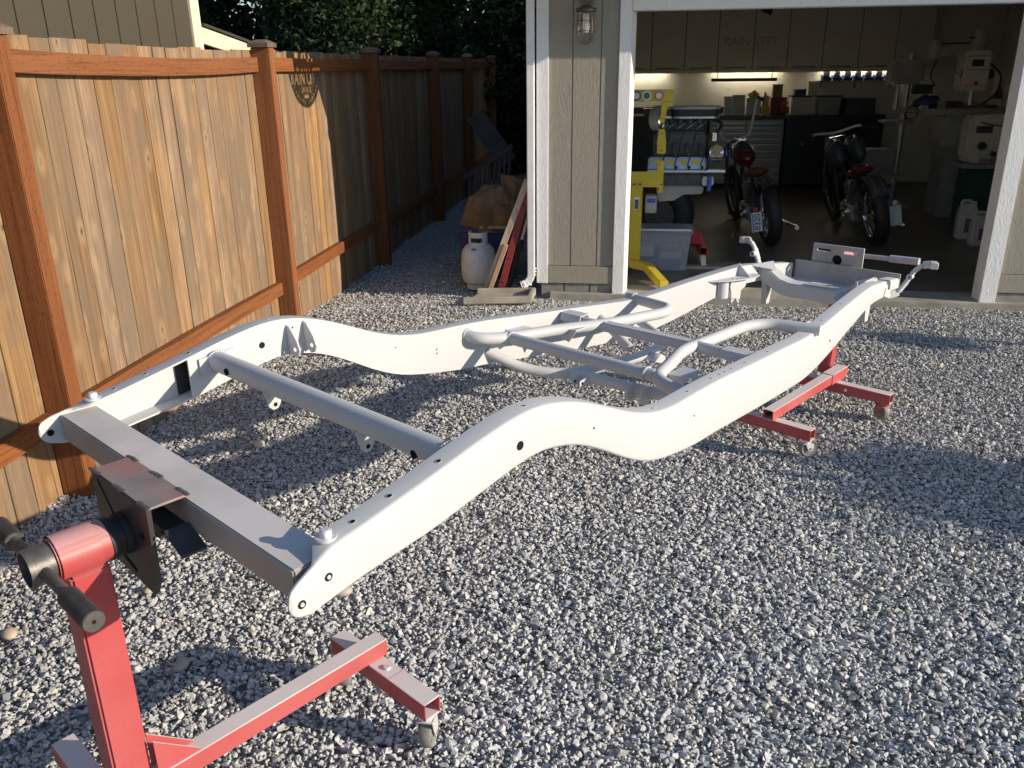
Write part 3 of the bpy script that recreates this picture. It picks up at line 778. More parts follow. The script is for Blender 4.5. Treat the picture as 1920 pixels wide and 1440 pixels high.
for i, (x, y, h, r, mt, lab) in enumerate(TREES):
    tree('leafy_tree', lab, (x, y, -.1), h, r, mt, 48000 if i < 5 else 16000, .055 if i < 5 else .12, 40 + i, 'trees behind the fence', .03)
# planting off to the right whose shade falls over the drive
tree('garden_shrub', 'rounded garden shrub beside the drive outside the right picture edge', (6.9, 2.55, -.05), 2.05, .62, 'leaf_b', 5000, .05, 77, 'shrubs along the right side of the drive', .1, 'shrub')
tree('garden_shrub', 'tall narrow garden shrub right of the garage front', (7.6, 4.75, -.05), 2.3, .5, 'leaf_b', 5000, .05, 78, 'shrubs along the right side of the drive', .1, 'shrub')
# ------------------------------------------------------------------ chassis frame (u along the frame, v across, z up)
AZ = R(35.1); UX = Vector((math.sin(AZ), math.cos(AZ), 0)); VX = Vector((math.cos(AZ), -math.sin(AZ), 0)); W0 = -1.70; ZX = Vector((0, 0, 1))
def F(u, v, z): return UX*u + VX*(v + W0) + ZX*z
def lerp(tab, u):
    if u <= tab[0][0]: return tab[0][1]
    for (a, p), (b_, q) in zip(tab, tab[1:]):
        if u <= b_: return p + (q-p)*(u-a)/(b_-a)
    return tab[-1][1]
def smooth_tab(tab, u, h=.045):
    return sum(lerp(tab, u + k*h) * w for k, w in ((-1, .15), (-.5, .2), (0, .3), (.5, .2), (1, .15)))
TOP = [(.633,.872),(.636,.889),(.642,.898),(.66,.910),(.70,.931),(.73,.948),(.80,.960),(.98,.997),(1.10,1.025),(1.22,1.047),(1.30,1.05),(1.37,1.038),(1.45,1.015),(1.55,.972),(1.65,.925),(1.75,.89),(1.85,.873),(2.03,.868),(2.15,.862),(2.42,.837),(2.62,.820),(2.95,.79),(3.10,.787),(3.25,.795),(3.35,.80),(3.5,.806),(3.7,.812),(3.82,.812),(4.0,.79),(4.2,.765),(4.3,.75)]
BOT = [(.633,.866),(.636,.853),(.642,.845),(.652,.838),(.67,.834),(.70,.834),(.80,.853),(.98,.875),(1.10,.90),(1.22,.925),(1.30,.936),(1.37,.925),(1.45,.902),(1.55,.85),(1.65,.79),(1.75,.745),(1.85,.722),(2.03,.695),(2.15,.688),(2.42,.66),(2.62,.640),(2.95,.613),(3.10,.617),(3.25,.635),(3.35,.65),(3.5,.675),(3.7,.705),(3.82,.718),(4.0,.71),(4.2,.68),(4.3,.668)]
HW = [(0,.555),(1.8,.555),(2.1,.528),(4.0,.328),(4.2,.310),(4.4,.300)]
def topz(u): return lerp(TOP, u) if u < .85 else smooth_tab(TOP, u)
def botz(u): return lerp(BOT, u) if u < .75 else smooth_tab(BOT, u)
def hwf(u): return smooth_tab(HW, u, .12)
chassis = thing('chassis_frame', 'white primed car chassis frame held level between two red stands', 'car frame', F(2.4, 0, 0))
def make_rail(s):
    us = [.633, .636, .642, .652, .66, .67, .69, .70, .71, .72, .735, .76, .80] + [.80 + .04*i for i in range(1, 87)] + [4.27]
    us = [u for u in us if u <= 4.27]
    secs = []
    for u in us:
        T, B = topz(u), botz(u); h = T - B; t = .0055
        w = .006 if u < .685 else .006 + (.056-.006)*sstep((u-.685)/.05)
        if u < .72: w = min(w, .056)
        r = min(.009, h*.25, w*.45)
        q = []
        for k in range(4):
            a = math.pi/2*k/3; q.append((r - r*math.sin(a), T - r + r*math.cos(a)))
        for k in range(4):
            a = math.pi/2*k/3; q.append((r - r*math.cos(a), B + r - r*math.sin(a)))
        tt = min(t, h*.3, w*.9)
        q += [(w, B), (w, B+tt), (tt, B+tt), (tt, T-tt), (w, T-tt), (w, T)]
        k_ = sstep((.73 - u)/.1) if s < 0 else 0.0
        secs.append([F(u - .028*k_, s*(hwf(u) - n), z + .016*k_) for n, z in q])
    n = len(secs[0]); mb = MB(); vs_ = [p for q in secs for p in q]
    fs = [(i*n+k, i*n+(k+1) % n, (i+1)*n+(k+1) % n, (i+1)*n+k) for i in range(len(secs)-1) for k in range(n)]
    mb.add(vs_, fs, True); mb.add(secs[0], [tuple(range(n))]); mb.add(secs[-1], [tuple(range(n))[::-1]])
    o = mb.build('rail', M['white'], chassis, label='left rail, seen from its inner side' if s < 0 else 'right rail, nearest the camera')
    for e in o.data.edges: pass
    bmh = bmesh.new(); bmh.from_mesh(o.data)
    for e in bmh.edges:
        if len(e.link_faces) == 2 and e.calc_face_angle(0) > .75: e.smooth = False
    bmh.to_mesh(o.data); bmh.free()
    # boxing plate closing the channel
    ub = [u for u in us if u >= .985]; mb = MB(); vs_ = []
    for u in ub:
        T, B = topz(u) - .0015, botz(u) + .0015; hw = hwf(u)
        vs_ += [F(u, s*(hw-.0505), B), F(u, s*(hw-.0558), B), F(u, s*(hw-.0558), T), F(u, s*(hw-.0505), T)]
    m = len(ub)
    mb.add(vs_, [(i*4+k, i*4+(k+1) % 4, (i+1)*4+(k+1) % 4, (i+1)*4+k) for i in range(m-1) for k in range(4)] + [(0,1,2,3), ((m-1)*4+3, (m-1)*4+2, (m-1)*4+1, (m-1)*4)])
    bo = mb.build('boxing_plate', M['white'], o)
    # bolt holes along the flange and the webs
    for u in (.80, .89, 1.02, 1.28, 1.80, 2.0, 2.16, 2.22, 2.26, 2.31, 2.42, 2.62, 2.95, 3.2, 3.45):
        c = F(u, s*(hwf(u) - .028), topz(u)); nr = (F(u+.02, 0, topz(u+.02)) - F(u-.02, 0, topz(u-.02))).cross(VX).normalized(); nr = nr if nr.z > 0 else -nr
        q = .0055 if u < 1.2 else .0038
        MB().pipe(c - nr*.001, c + nr*.0008, q*1.25, q*.25, 14).build('hole_rim', M['white'], o); MB().cyl(c - nr*.002, c + nr*.0006, q, None, 14).build('bolt_hole', M['hole'], o)
    sides = [(1.235, .975, .011), (1.50, .93, .003), (2.0, .80, .003), (3.25, .70, .006), (4.05, .745, .007)] if s > 0 else [(1.235, .982, .010), (1.345, 1.012, .003), (1.74, .85, .0025), (1.92, .80, .003), (1.92, .785, .003), (3.93, .765, .007)]
    for u, z, q in sides:
        d = 1 if s > 0 else 1
        v = hwf(u) if s > 0 else -(hwf(u) - .0558)
        MB().cyl(F(u, v - .002, z), F(u, v + .0007, z), q, None, 16).build('bolt_hole', M['hole'], o)
    if s > 0:
        for u, z in ((.699, .881), (.639, .853)):
            MB().cyl(F(u + .02, hwf(u) - .002, z + .01), F(u + .02, hwf(u) + .0008, z + .01), .0085, None, 16).build('bolt_hole', M['hole'], o)
            MB().cyl(F(u + .02, hwf(u) - .002, z + .01), F(u + .02, hwf(u) + .003, z + .01), .0055, .004, 8).build('stud', M['bolt'], o)
    else:
        MB().cyl(F(.632, -hwf(.65) + .004, .880), F(.632, -hwf(.65) + .0068, .880), .009, None, 16).build('bolt_hole', M['hole'], o)
    # mounting bolt with washer at the near end
    c = F(.742, s*(hwf(.74) - .032), topz(.742))
    mb = MB(); mb.cyl(c - ZX*.002, c + ZX*.004, .021, None, 20); mb.cyl(c + ZX*.004, c + ZX*.016, .013, None, 6, smooth=False); mb.cyl(c + ZX*.016, c + ZX*.018, .009, None, 12)
    mb.build('mounting_bolt', M['bolt'], o, .001, 1)
    return o
railL = make_rail(-1); railR = make_rail(1)
# dark sheet over the web inside the boxed part of the left channel
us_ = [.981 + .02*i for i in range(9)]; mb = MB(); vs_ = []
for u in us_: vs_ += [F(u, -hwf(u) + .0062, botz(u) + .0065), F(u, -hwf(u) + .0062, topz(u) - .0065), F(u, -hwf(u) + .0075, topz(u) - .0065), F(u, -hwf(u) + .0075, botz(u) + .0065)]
mb.add(vs_, [(i*4+k, i*4+(k+1) % 4, i*4+4+(k+1) % 4, i*4+4+k) for i in range(8) for k in range(4)] + [(0,1,2,3), (35,34,33,32)]); mb.build('dark_inner_web', M['raw_steel'], railL)
def ctube(name, pts, r, fillet=.0, mat='white', n=16):
    return MB().tube([F(*p) for p in pts], r, n, False, True, fillet).build(name, M[mat], chassis)
rt_ = ctube('rear_cross_tube', [(1.085, -.503, .972), (1.08, .503, .985)], .030)
for v in (-.385, .41):
    u, z = 1.055, .972
    MB().cyl(F(1.0505, v, .973), F(1.054, v, .973), .010, None, 16).build('tube_hole', M['hole'], rt_)
for v in (-.20, .20):   # hanging tabs
    pl = [F(1.08 + a, v, z) for a, z in ((-.03, .965), (.03, .965), (.020, .918), (.010, .905), (-.004, .903), (-.016, .914))]
    tb = MB().prism(pl, VX*.005).build('shock_tab', M['white'], rt_, .001, 1)
    MB().cyl(F(1.083, v-.0007, .918), F(1.083, v + .0057, .918), .006, None, 14).build('tab_hole', M['hole'], tb)
# flange where the tube meets the right rail
MB().prism([F(1.03, .497, .95), F(1.14, .497, .96), F(1.14, .497, 1.008), F(1.03, .497, 1.0)], VX*-.006).build('tube_flange', M['white'], rt_)
MB().prism([F(1.03, -.497, .94), F(1.14, -.497, .95), F(1.14, -.497, 1.0), F(1.03, -.497, .99)], VX*.006).build('tube_flange', M['white'], rt_)
# shackle tabs on the inside of both rails over the axle arch
for s in (-1, 1):
    for u in (1.325, 1.385):
        b_ = s*(hwf(u) - .056); d = -s
        pl = [(0, .078), (.012, .072), (.034, .035), (.042, .008), (.036, -.012), (.022, -.02), (.014, -.012), (.006, -.016), (0, -.024)]
        cz = .948
        hole = circle(.038, .006, .008, 12)
        me = curve_mesh([(a*1.5, q) for a, q in pl], [hole], .005, frame_m(F(u, b_, cz), VX*d, ZX), 'shackle_tab')
        put('shackle_tab', me, M['white'], railL if s < 0 else railR)
# centre member: two bent hoops, cross tubes, lower cradle
hz = .795
hoopL = ctube('bent_hoop', [(2.06, -.50, .825), (2.075, -.43, .815), (2.16, -.385, .805), (2.39, -.318, .80), (2.585, -.225, .797), (2.90, -.155, .79), (2.975, -.19, .787), (3.03, -.44, .782)], .0225, .07)
hoopR = ctube('bent_hoop', [(2.13, .50, .80), (2.145, .36, .80), (2.19, .275, .80), (2.30, .245, .80), (2.49, .185, .80), (2.62, .195, .80), (2.91, .205, .80), (3.0, .255, .80), (3.06, .44, .795)], .0225, .07)
ct1 = ctube('centre_cross_tube', [(2.185, -.40, .803), (2.205, .262, .80)], .0225)
ct2 = ctube('centre_cross_tube', [(2.56, -.47, .79), (2.565, -.21, .793)], .021)
ctube('centre_cross_tube', [(2.57, .19, .80), (2.575, .475, .79)], .021)
MB().bar(F(2.568, -.215, .795), F(2.568, .20, .80), .044, .036).build('flat_cross_bar', M['white'], chassis, .004)
for v in (-.37, .36):   # folded gussets riding on the cross tube
    mb = MB(); pl = [(-.036, 0), (-.036, .004), (-.026, .030), (.026, .030), (.036, .004), (.036, 0), (.032, 0), (.023, .026), (-.023, .026), (-.032, 0)]
    mb.prism([F(2.567 + a, v - .05, .79 + q) for a, q in pl], VX*.10); mb.build('mount_gusset', M['white'], chassis)
for (u, v, sz, dr) in ((2.30, .315, .10, 1), (2.30, -.41, .085, -1), (2.47, -.29, .085, 1)):
    mb = MB(); mb.prism([F(u-.05, v-.035*dr, .795), F(u+.05, v-.035*dr, .795), F(u+.035, v+.045*dr, .80), F(u-.05, v+.045*dr, .80)], ZX*.005)
    mb.prism([F(u-.05, v-.035*dr, .795), F(u-.05, v+.045*dr, .80), F(u-.05, v+.01*dr, .75), F(u-.05, v-.03*dr, .76)], UX*.004)
    mb.build('wing_bracket', M['white'], chassis)
low = ctube('lower_cradle_tube', [(2.16, -.475, .735), (2.25, -.37, .665), (2.33, -.25, .648), (2.43, -.19, .652), (2.70, -.115, .66), (2.90, -.125, .672)], .021, .06)
ctube('lower_cradle_tube', [(2.355, -.21, .648), (2.375, -.12, .652), (2.39, .17, .655), (2.30, .40, .69), (2.22, .49, .715)], .021, .05)
ctube('diagonal_brace', [(2.79, -.43, .755), (2.72, -.20, .668)], .019)
ctube('diagonal_brace', [(3.02, -.40, .70), (2.88, -.13, .672)], .019)
ctube('diagonal_brace', [(2.79, .43, .74), (2.55, .20, .665)], .019)
for v, ln in ((-.17, 1), (-.135, 1), (.055, 0), (.115, 0)):
    ear = MB(); u = 2.365
    if ln:
        ear.prism([F(u + a, v, .648 + q) for a, q in ((.03, .02), (.03, -.018), (-.045, -.022), (-.062, -.012), (-.062, .006), (-.045, .016))], VX*.006)
        e = ear.build('mount_ear', M['white'], low, .001, 1); MB().cyl(F(u-.047, v-.0005, .645), F(u-.047, v+.0066, .645), .006, None, 12).build('ear_hole', M['hole'], low)
    else:
        ear.cyl(F(u, v, .648), F(u, v + .012, .648), .036, None, 22); ear.build('mount_ear', M['white'], low)
st = MB(); st.prism([F(2.70 + a, -.098, .665 + q) for a, q in ((.02, .012), (.05, -.005), (.06, -.03), (.04, -.034), (-.02, -.012))], VX*.05)
st.build('side_bracket', M['white'], low, .001, 1)
def weld_ring(p, d, r, par):
    d = d.normalized(); u = d.orthogonal().normalized(); w = d.cross(u); mb = MB(); rr = random.Random(int(p.x*1e4))
    for k in range(26):
        a = 2*math.pi*k/26; mb.ball(p + (u*math.cos(a) + w*math.sin(a))*(r + rr.uniform(-.0006, .0006)), (.0042, .0042, .0042), 6, 4)
    mb.build('weld_seam', M['white'], par)
weld_ring(F(1.085, -.490, .972), VX, .031, rt_); weld_ring(F(1.08, .490, .985), VX, .031, rt_)
for p, d, r, par in ((F(2.066, -.474, .822), VX, .024, hoopL), (F(3.02, -.397, .783), VX, .024, hoopL), (F(2.134, .468, .80), VX, .024, hoopR), (F(3.055, .388, .796), VX, .024, hoopR),
                     (F(2.187, -.365, .803), VX, .024, ct1), (F(2.203, .232, .80), VX, .024, ct1), (F(2.56, -.425, .79), VX, .022, ct2)):
    weld_ring(p, d, r, par)
# front cross member and brackets
mb = MB()
topl = [(-.283, .80), (-.245, .782), (-.17, .735), (-.12, .722), (.12, .722), (.17, .735), (.245, .782), (.283, .80)]
botl = [(-.283, .715), (-.245, .70), (-.17, .66), (-.12, .652), (.12, .652), (.17, .66), (.245, .70), (.283, .715)]
vs_ = []
for (v, zt), (_, zb) in zip(topl, botl): vs_ += [F(3.955, v, zb), F(4.045, v, zb), F(4.045, v, zt), F(3.955, v, zt)]
mb.add(vs_, [(i*4+k, i*4+(k+1) % 4, (i+1)*4+(k+1) % 4, (i+1)*4+k) for i in range(7) for k in range(4)] + [(0,1,2,3), (31,30,29,28)])
fc = mb.build('front_cross_member', M['white'], chassis, .006, 2)
MB().box((-.05, -.02, 0), (.05, .02, .003), frame_m(F(3.99, .03, .733), VX, UX)).build('mount_pad', M['white'], fc)
for s in (-1, 1):
    rl = railL if s < 0 else railR
    hv = lambda u: s*(hwf(u) - .057)
    # spring perch: oval shelf, skirt, hanging bracket, fin
    pts = [F(3.52, hv(3.52), .775), F(3.60, hv(3.6) - s*.055, .772), F(3.70, hv(3.7) - s*.075, .768), F(3.80, hv(3.8) - s*.075, .762), F(3.87, hv(3.87) - s*.05, .757), F(3.89, hv(3.89), .757)]
    MB().prism(pts, ZX*.006).build('spring_perch', M['white'], rl, .001, 1)
    mb = MB(); cpt = [F(3.63 + .035*math.cos(a), hv(3.63) - s*.035*math.sin(a), .0) for a in [math.pi*k/8 for k in range(9)]]
    n = len(cpt); vs_ = [p + ZX*.765 for p in cpt] + [p + ZX*.682 for p in cpt]
    mb.add(vs_, [(i, i+1, n+i+1, n+i) for i in range(n-1)], True); mb.build('perch_skirt', M['white'], rl)
    pl = [(3.66, .70), (3.645, .74), (3.655, .765), (3.68, .778), (3.71, .768), (3.725, .75), (3.75, .77), (3.80, .765), (3.80, .715), (3.755, .70), (3.752, .665), (3.738, .636), (3.722, .65), (3.712, .668), (3.698, .668), (3.682, .66), (3.672, .648), (3.664, .662)]
    ctr = F(0, hv(3.7) - s*.008, 0)
    me = curve_mesh(pl, [circle(3.678, .672, .005, 10), circle(3.737, .655, .005, 10)], .006, frame_m(F(0, hv(3.7) - s*.03, 0), UX, ZX), 'bracket')
    put('hanging_bracket', me, M['white'], rl)
    MB().prism([F(3.76, hv(3.76), .832), F(3.76, hv(3.76), .765), F(3.765, hv(3.76) - s*.07, .766)], UX*.005).build('perch_fin', M['white'], rl)
    # drop leg under the joint
    MB().prism([F(3.965, hv(3.97) - s*.004, .72), F(4.045, hv(3.97) - s*.004, .72), F(4.02, hv(3.97) - s*.004, .585), F(3.985, hv(3.97) - s*.004, .585)], VX*(-s*.028)).build('drop_leg', M['white'], rl, .002, 1)
    # S shaped bumper iron on the outside
    hb = MB(); path = [F(4.03, s*.322, .735), F(4.08, s*.335, .715), F(4.12, s*.36, .725), F(4.135, s*.385, .775), F(4.14, s*.41, .83), F(4.15, s*.44, .862), F(4.16, s*.475, .868)]
    for a, b_ in zip(path, path[1:]): hb.bar(a, b_ + (b_-a).normalized()*.004, .040, .014, VX)
    ho = hb.build('bumper_iron', M['white'], rl, .003, 2)
    MB().bar(F(4.155, s*.47, .866), F(4.17, s*.50, .866), .052, .03, ZX).build('iron_tip', M['white'], ho, .002, 1)
    MB().pipe(F(4.10, s*.405, .808), F(4.125, s*.405, .808), .014, .006).build('iron_eye', M['white'], ho)
    # nose cap of the rail
    MB().prism([F(4.272, s*.30, .70), F(4.272, s*.252, .70), F(4.272, s*.252, .752), F(4.272, s*.30, .752)], UX*.003).build('rail_cap', M['white'], rl)
    MB().prism([F(3.88, hv(3.88), .80), F(4.07, hv(4.07), .79), F(3.98, hv(3.98) - s*.07, .772)], ZX*.007).build('corner_gusset', M['white'], fc)

# ------------------------------------------------------------------ rotisserie stands
def caster(parent, p, ang, name='caster', fork='bolt', r=.044):
    """p: top mounting point"""
    x, y, z = p; cz = -(z - r - gz(x, y) - .009)
    c = MB(); m = Matrix.Translation(Vector(p)) @ Matrix.Rotation(ang, 4, 'Z')
    c.cyl(m @ Vector((0, 0, 0)), m @ Vector((0, 0, -.012)), .024, None, 18)
    c.cyl(m @ Vector((0, 0, -.012)), m @ Vector((0, 0, -.02)), .019, None, 18)
    for s in (-1, 1):
        c.prism([m @ Vector(q) for q in ((-.022, s*.021, -.018), (.022, s*.021, -.018), (.032, s*.021, cz + .022), (.026, s*.021, cz - .010), (.004, s*.021, cz - .010), (-.012, s*.021, cz + .026))], (m.to_3x3() @ Vector((0, s*.003, 0))))
    c.box((-.022, -.019, -.021), (.022, .019, -.017), m)
    o = c.build(name, M[fork], parent)
    w = MB()
    w.lathe([(.008, -.016), (r*.62, -.016), (r*.66, -.012), (r*.92, -.017), (r, -.012), (r, .012), (r*.92, .017), (r*.66, .012), (r*.62, .016), (.008, .016)], m @ Matrix.Translation((.014, 0, cz)) @ Matrix.Rotation(math.pi/2, 4, 'X'), 22)
    w.cyl(m @ Vector((.014, -.027, cz)), m @ Vector((.014, .027, cz)), .006, None, 10)
    w.build('caster_wheel', M['wheel_grey'], o)
    return o

def stand(label, near):
    if near: u0, cu, lu, bu, vo, az = .48, 1.152, .43, 1.192, .045, .832; dz = .027
    else: u0, cu, lu, bu, vo, az = 4.41, 3.575, 4.27, 3.53, .045, .775; dz = 0.0
    root = thing('rotisserie_stand', label, 'stand', F(u0, vo, 0), 0, 'red rotisserie stands')
    s = 1 if near else -1     # direction from upright towards the frame middle along u
    RED = M['red']
    gd = .02
    MB().bar(F(u0 + s*.02, vo, .183 + dz), F(bu, vo, .183 + dz), .052, .052, ZX, .004).build('base_beam', RED, root, .003, 1)
    if near:
        cl = MB().bar(F(cu, -.118, .127 + dz), F(cu, .305, .127 + dz), .056, .056, ZX, .004).build('cross_leg', RED, root, .003, 1)
        rl_ = MB().bar(F(lu, -.285, .127 + dz), F(lu, .33, .127 + dz), .056, .056, ZX, .004).build('cross_leg', RED, root, .003, 1)
        MB().bar(F(cu, .155, .127 + dz), F(cu, .163, .127 + dz), .058, .058, ZX, .003).build('sleeve_seam', RED, cl)
        c = F(cu, .115, .155 + dz); MB().cyl(c, c + ZX*.006, .011, .009, 14).build('leg_bolt', M['bolt'], cl)
        caster(cl, tuple(F(cu, -.10, .098 + dz)), 1.9); caster(cl, tuple(F(cu, .275, .098 + dz)), 1.55)
        caster(rl_, tuple(F(lu, -.26, .098 + dz)), 1.2); caster(rl_, tuple(F(lu, .30, .098 + dz)), 1.2)
    else:
        cl = MB().bar(F(cu, -.30, .127 + dz), F(cu, .255, .127 + dz), .052, .056, ZX, .004).build('cross_leg', RED, root, .003, 1)
        rl_ = MB().bar(F(lu, -.33, .127 + dz), F(lu, .36, .127 + dz), .052, .056, ZX, .004).build('cross_leg', RED, root, .003, 1)
        caster(cl, tuple(F(cu, .225, .098 + dz)), .4); caster(cl, tuple(F(cu, -.27, .098 + dz)), .4)
        caster(rl_, tuple(F(lu, .33, .098 + dz)), 2.0, fork='red'); caster(rl_, tuple(F(lu, -.3, .098 + dz)), 2.0)
        MB().bar(F(4.19, vo, .183 + dz), F(4.36, vo, .183 + dz), .060, .060, ZX, .004).build('beam_sleeve', RED, root, .003, 1)
        c = F(lu - .027, .13, .127 + dz); MB().cyl(c, c - UX*.006, .010, .008, 12).build('leg_bolt', M['bolt'], rl_)
    # upright
    uv = 0.01 if near else -.03
    up_ = MB().bar(F(u0 if near else 4.37, .0 if near else -.045, .155 + dz), F(u0, uv, az - .035), .085 if near else .065, .08 if near else .07, UX).build('upright', M['red_clean'], root, .006, 2)
    # side gussets at the foot
    for q in ((-1, 1) if near else ()):
        MB().prism([F(u0 + s*.045, vo + q*.018, .211 + dz), F(u0 + s*.15, vo + q*.018, .211 + dz), F(u0 + s*.045, vo + q*.018, .33)], VX*.005).build('foot_gusset', RED, up_)
    # head tube with saddle
    a, b_ = (.425, .530) if near else (4.47, 4.37)
    hv_ = 0.01 if near else -.05
    mb = MB(); mb.pipe(F(a, hv_, az), F(b_, hv_, az), .046, .006, 28); ht = mb.build('head_tube', M['red_clean'], root)
    mb = MB()
    th = [R(-70) + R(320)*k/20 - R(90) + R(20) for k in range(21)]
    ring = []
    for u in (a + s*.004, b_ - s*.02):
        ring += [F(u, hv_ + math.cos(R(-35) + R(250)*k/18)*.051, az + math.sin(R(-35) + R(250)*k/18)*.051) for k in range(19)]
    mb.add(ring, [(k, k+1, 19+k+1, 19+k) for k in range(18)], True); mb.build('saddle', M['red_clean'], ht)
    # black collar and spindle
    cb = (.528, .574) if near else (4.372, 4.435)
    mb = MB()
    e0 = b_; e1 = .573 if near else 4.37
    if near:
        mb.cyl(F(.531, hv_, az), F(.545, hv_, az), .047, None, 26); mb.cyl(F(.545, hv_, az), F(.560, hv_, az), .041, None, 26); mb.cyl(F(.560, hv_, az), F(.574, hv_, az), .047, None, 26)
        mb.build('spindle_collar', M['black'], root)
    # crank: open hub with a bar across it
    if near:
        hb = MB(); hb.pipe(F(.375, hv_, az), F(.424, hv_, az), .041, .005, 26); cr = hb.build('crank_hub', M['crank'], root)
        MB().cyl(F(.40, -.215, az + .002), F(.40, .275, az - .002), .0125, None, 14).build('crank_bar', M['crank'], cr)
        for v0, v1 in ((-.225, -.125), (.165, .28)):
            g = MB(); k = 34
            for j in range(k):
                aa = 2*math.pi*j/k; q = .0195
                g.cyl(F(.40 + q*math.cos(aa), v0, az + q*math.sin(aa)), F(.40 + q*math.cos(aa), v1, az + q*math.sin(aa)), .0016, None, 5)
            g.cyl(F(.40, v0 - .002, az), F(.40, v1 + .002, az), .0195, None, 20)
            gr = g.build('crank_grip', M['crank'], cr)
            MB().cyl(F(.40, v1 + .0015, az), F(.40, v1 + .0027, az), .004, None, 10).build('grip_hole', M['hole'], gr)
    else:
        MB().cyl(F(4.50, -.03, .79), F(4.50, .31, .80), .013, None, 14).build('crank_bar', M['grey_steel_dust'], ht)
        MB().cyl(F(4.50, .17, .797), F(4.50, .315, .801), .019, None, 16).build('crank_grip', M['grey_steel_dust'], ht)
    # slotted faceplate
    if near:
        pl = [(-.135, .10), (.135, .10), (.125, -.075), (.10, -.115), (-.10, -.10), (-.135, -.07)]
        hs = [slot(-.075, .055, .10, .014, R(-48)), slot(.085, .025, .035, .02, 0), slot(-.02, -.075, .10, .016, R(-15))]
        me = curve_mesh(pl, hs, .010, frame_m(F(.580, .01, az + .002), VX, ZX), 'plate'); fp = put('face_plate', me, M['raw_steel'], root)
    else:
        pl = [(-.135, .075), (.135, .078), (.135, -.055), (-.135, -.055)]
        hs = [slot(-.075, .045, .075, .014, 0), slot(.07, .045, .075, .016, 0), circle(0, .0, .027, 20), slot(.045, -.03, .016, .012, .5)]
        me = curve_mesh(pl, hs, .010, frame_m(F(4.36, -.05, .782), VX, ZX), 'plate'); fp = put('face_plate', me, M['grey_steel_dust'], root)
        MB().prism([F(4.375, -.15, .735), F(4.40, -.15, .735), F(4.40, .05, .735), F(4.375, .05, .735)], ZX*-.006).build('plate_shelf', M['grey_steel_dust'], fp)
    if not near: MB().cyl(F(4.366, -.05, .782), F(4.372, -.05, .782), .0255, None, 20).build('hole_shade_disc', M['hole'], fp)  # dark disc plugs the plate hole, the shade inside put into its colour
    # adapter box and mounting beam to the frame
    if near:
        mb = MB(); mb.prism([F(.578, -.125, .931), F(.664, -.125, .931), F(.664, .145, .931), F(.578, .145, .931)], ZX*.006)
        ab = mb.build('adapter_top', M['rust_plate'], root, .001, 1)
        MB().prism([F(.588, -.115, .928), F(.652, -.115, .928), F(.652, -.115, .87), F(.588, -.115, .87)], VX*.006).build('adapter_side', M['raw_steel'], ab)
        MB().prism([F(.588, -.11, .868), F(.652, -.11, .868), F(.652, .16, .868), F(.588, .16, .868)], ZX*.006).build('adapter_floor', M['raw_steel'], ab)
        MB().prism([F(.60, .15, .872), F(.654, .15, .872), F(.654, .22, .842), F(.60, .22, .842)], ZX*.006).build('adapter_tongue', M['raw_steel'], ab)
        for v in (-.11, .01, .125):       # weld beads
            for u in (.579, .662):
                w = MB(); rr = random.Random(int(v*1000) + int(u*1000))
                for k in range(9): w.ball(F(u + rr.uniform(-.002, .002), v - .02 + k*.005, .9365), (.0065, .0055, .0028), 8, 5)
                w.build('weld_bead', M['weld'], ab)
        bm_ = MB().box((-.545, -.047, -.072), (.535, .047, 0), frame_m(F(.708, 0, .922), VX, UX)).build('mounting_beam', M['brown_steel'], root, .004, 2)
    else:
        mb = MB(); mb.box((-.262, -.006, -.045), (.29, .0, .058), frame_m(F(4.335, 0, .705), VX, UX)); bm_ = mb.build('mounting_beam', M['grey_steel_dust'], root, .001, 1)
        MB().box((-.262, -.085, -.045), (.29, -.0065, -.038), frame_m(F(4.335, 0, .705), VX, UX)).build('beam_flange', M['grey_steel_dust'], bm_)
    return root
stand('red steel chassis stand in the near left corner with a black T crank', True)
stand('red steel chassis stand under the far end by the garage door', False)

# ------------------------------------------------------------------ things beside the garage wall
ds = thing('downspout', 'white rain downspout with curved foot on the garage corner', 'downspout', (-.80, GY-.02, 0))
mb = MB(); mb.tube([(-.812, GY-.02, 2.38), (-.812, GY-.02, .20), (-.812, GY-.025, .13), (-.840, GY-.033, .085), (-.885, GY-.05, .065)], .042, 4, fillet=.05); 
mb.build('pipe', M['gutter'], ds, .006, 2)
for k in range(6):
    t = k/5; c = Vector((-.803, GY-.012, .21)).lerp(Vector((-.81, GY-.022, .10)), t) if k < 3 else Vector((-.81, GY-.022, .10)).lerp(Vector((-.885, GY-.05, .066)), (k-2)/3)
    MB().torus(c, (-.3 - .5*t, 0, -1 + .7*t), .033, .004, 16, 6).build('elbow_rib', M['gutter'], ds)

sb = MB()
sb.prism([(-1.30, 6.30, .0), (-.77, 6.40, .0), (-.765, 6.68, .0), (-1.24, 6.62, .0)], (0, 0, .018))
sbo = thing('splash_block', 'weathered grey concrete splash block on the gravel', 'splash block', (-1.0, 6.5, 0))
sb.build('tray', M['concrete'], sbo, .006)
MB().prism([(-1.30, 6.30, .0), (-.77, 6.40, .0), (-.77, 6.435, .0), (-1.30, 6.335, .0)], (0, 0, .06)).build('side_wall', M['concrete'], sbo, .006)
MB().prism([(-1.24, 6.59, .0), (-.765, 6.65, .0), (-.765, 6.685, .0), (-1.24, 6.625, .0)], (0, 0, .062)).build('side_wall', M['concrete'], sbo, .006)
MB().prism([(-.80, 6.43, .0), (-.768, 6.436, .0), (-.766, 6.655, .0), (-.80, 6.65, .0)], (0, 0, .068)).build('end_wall', M['concrete'], sbo, .006)

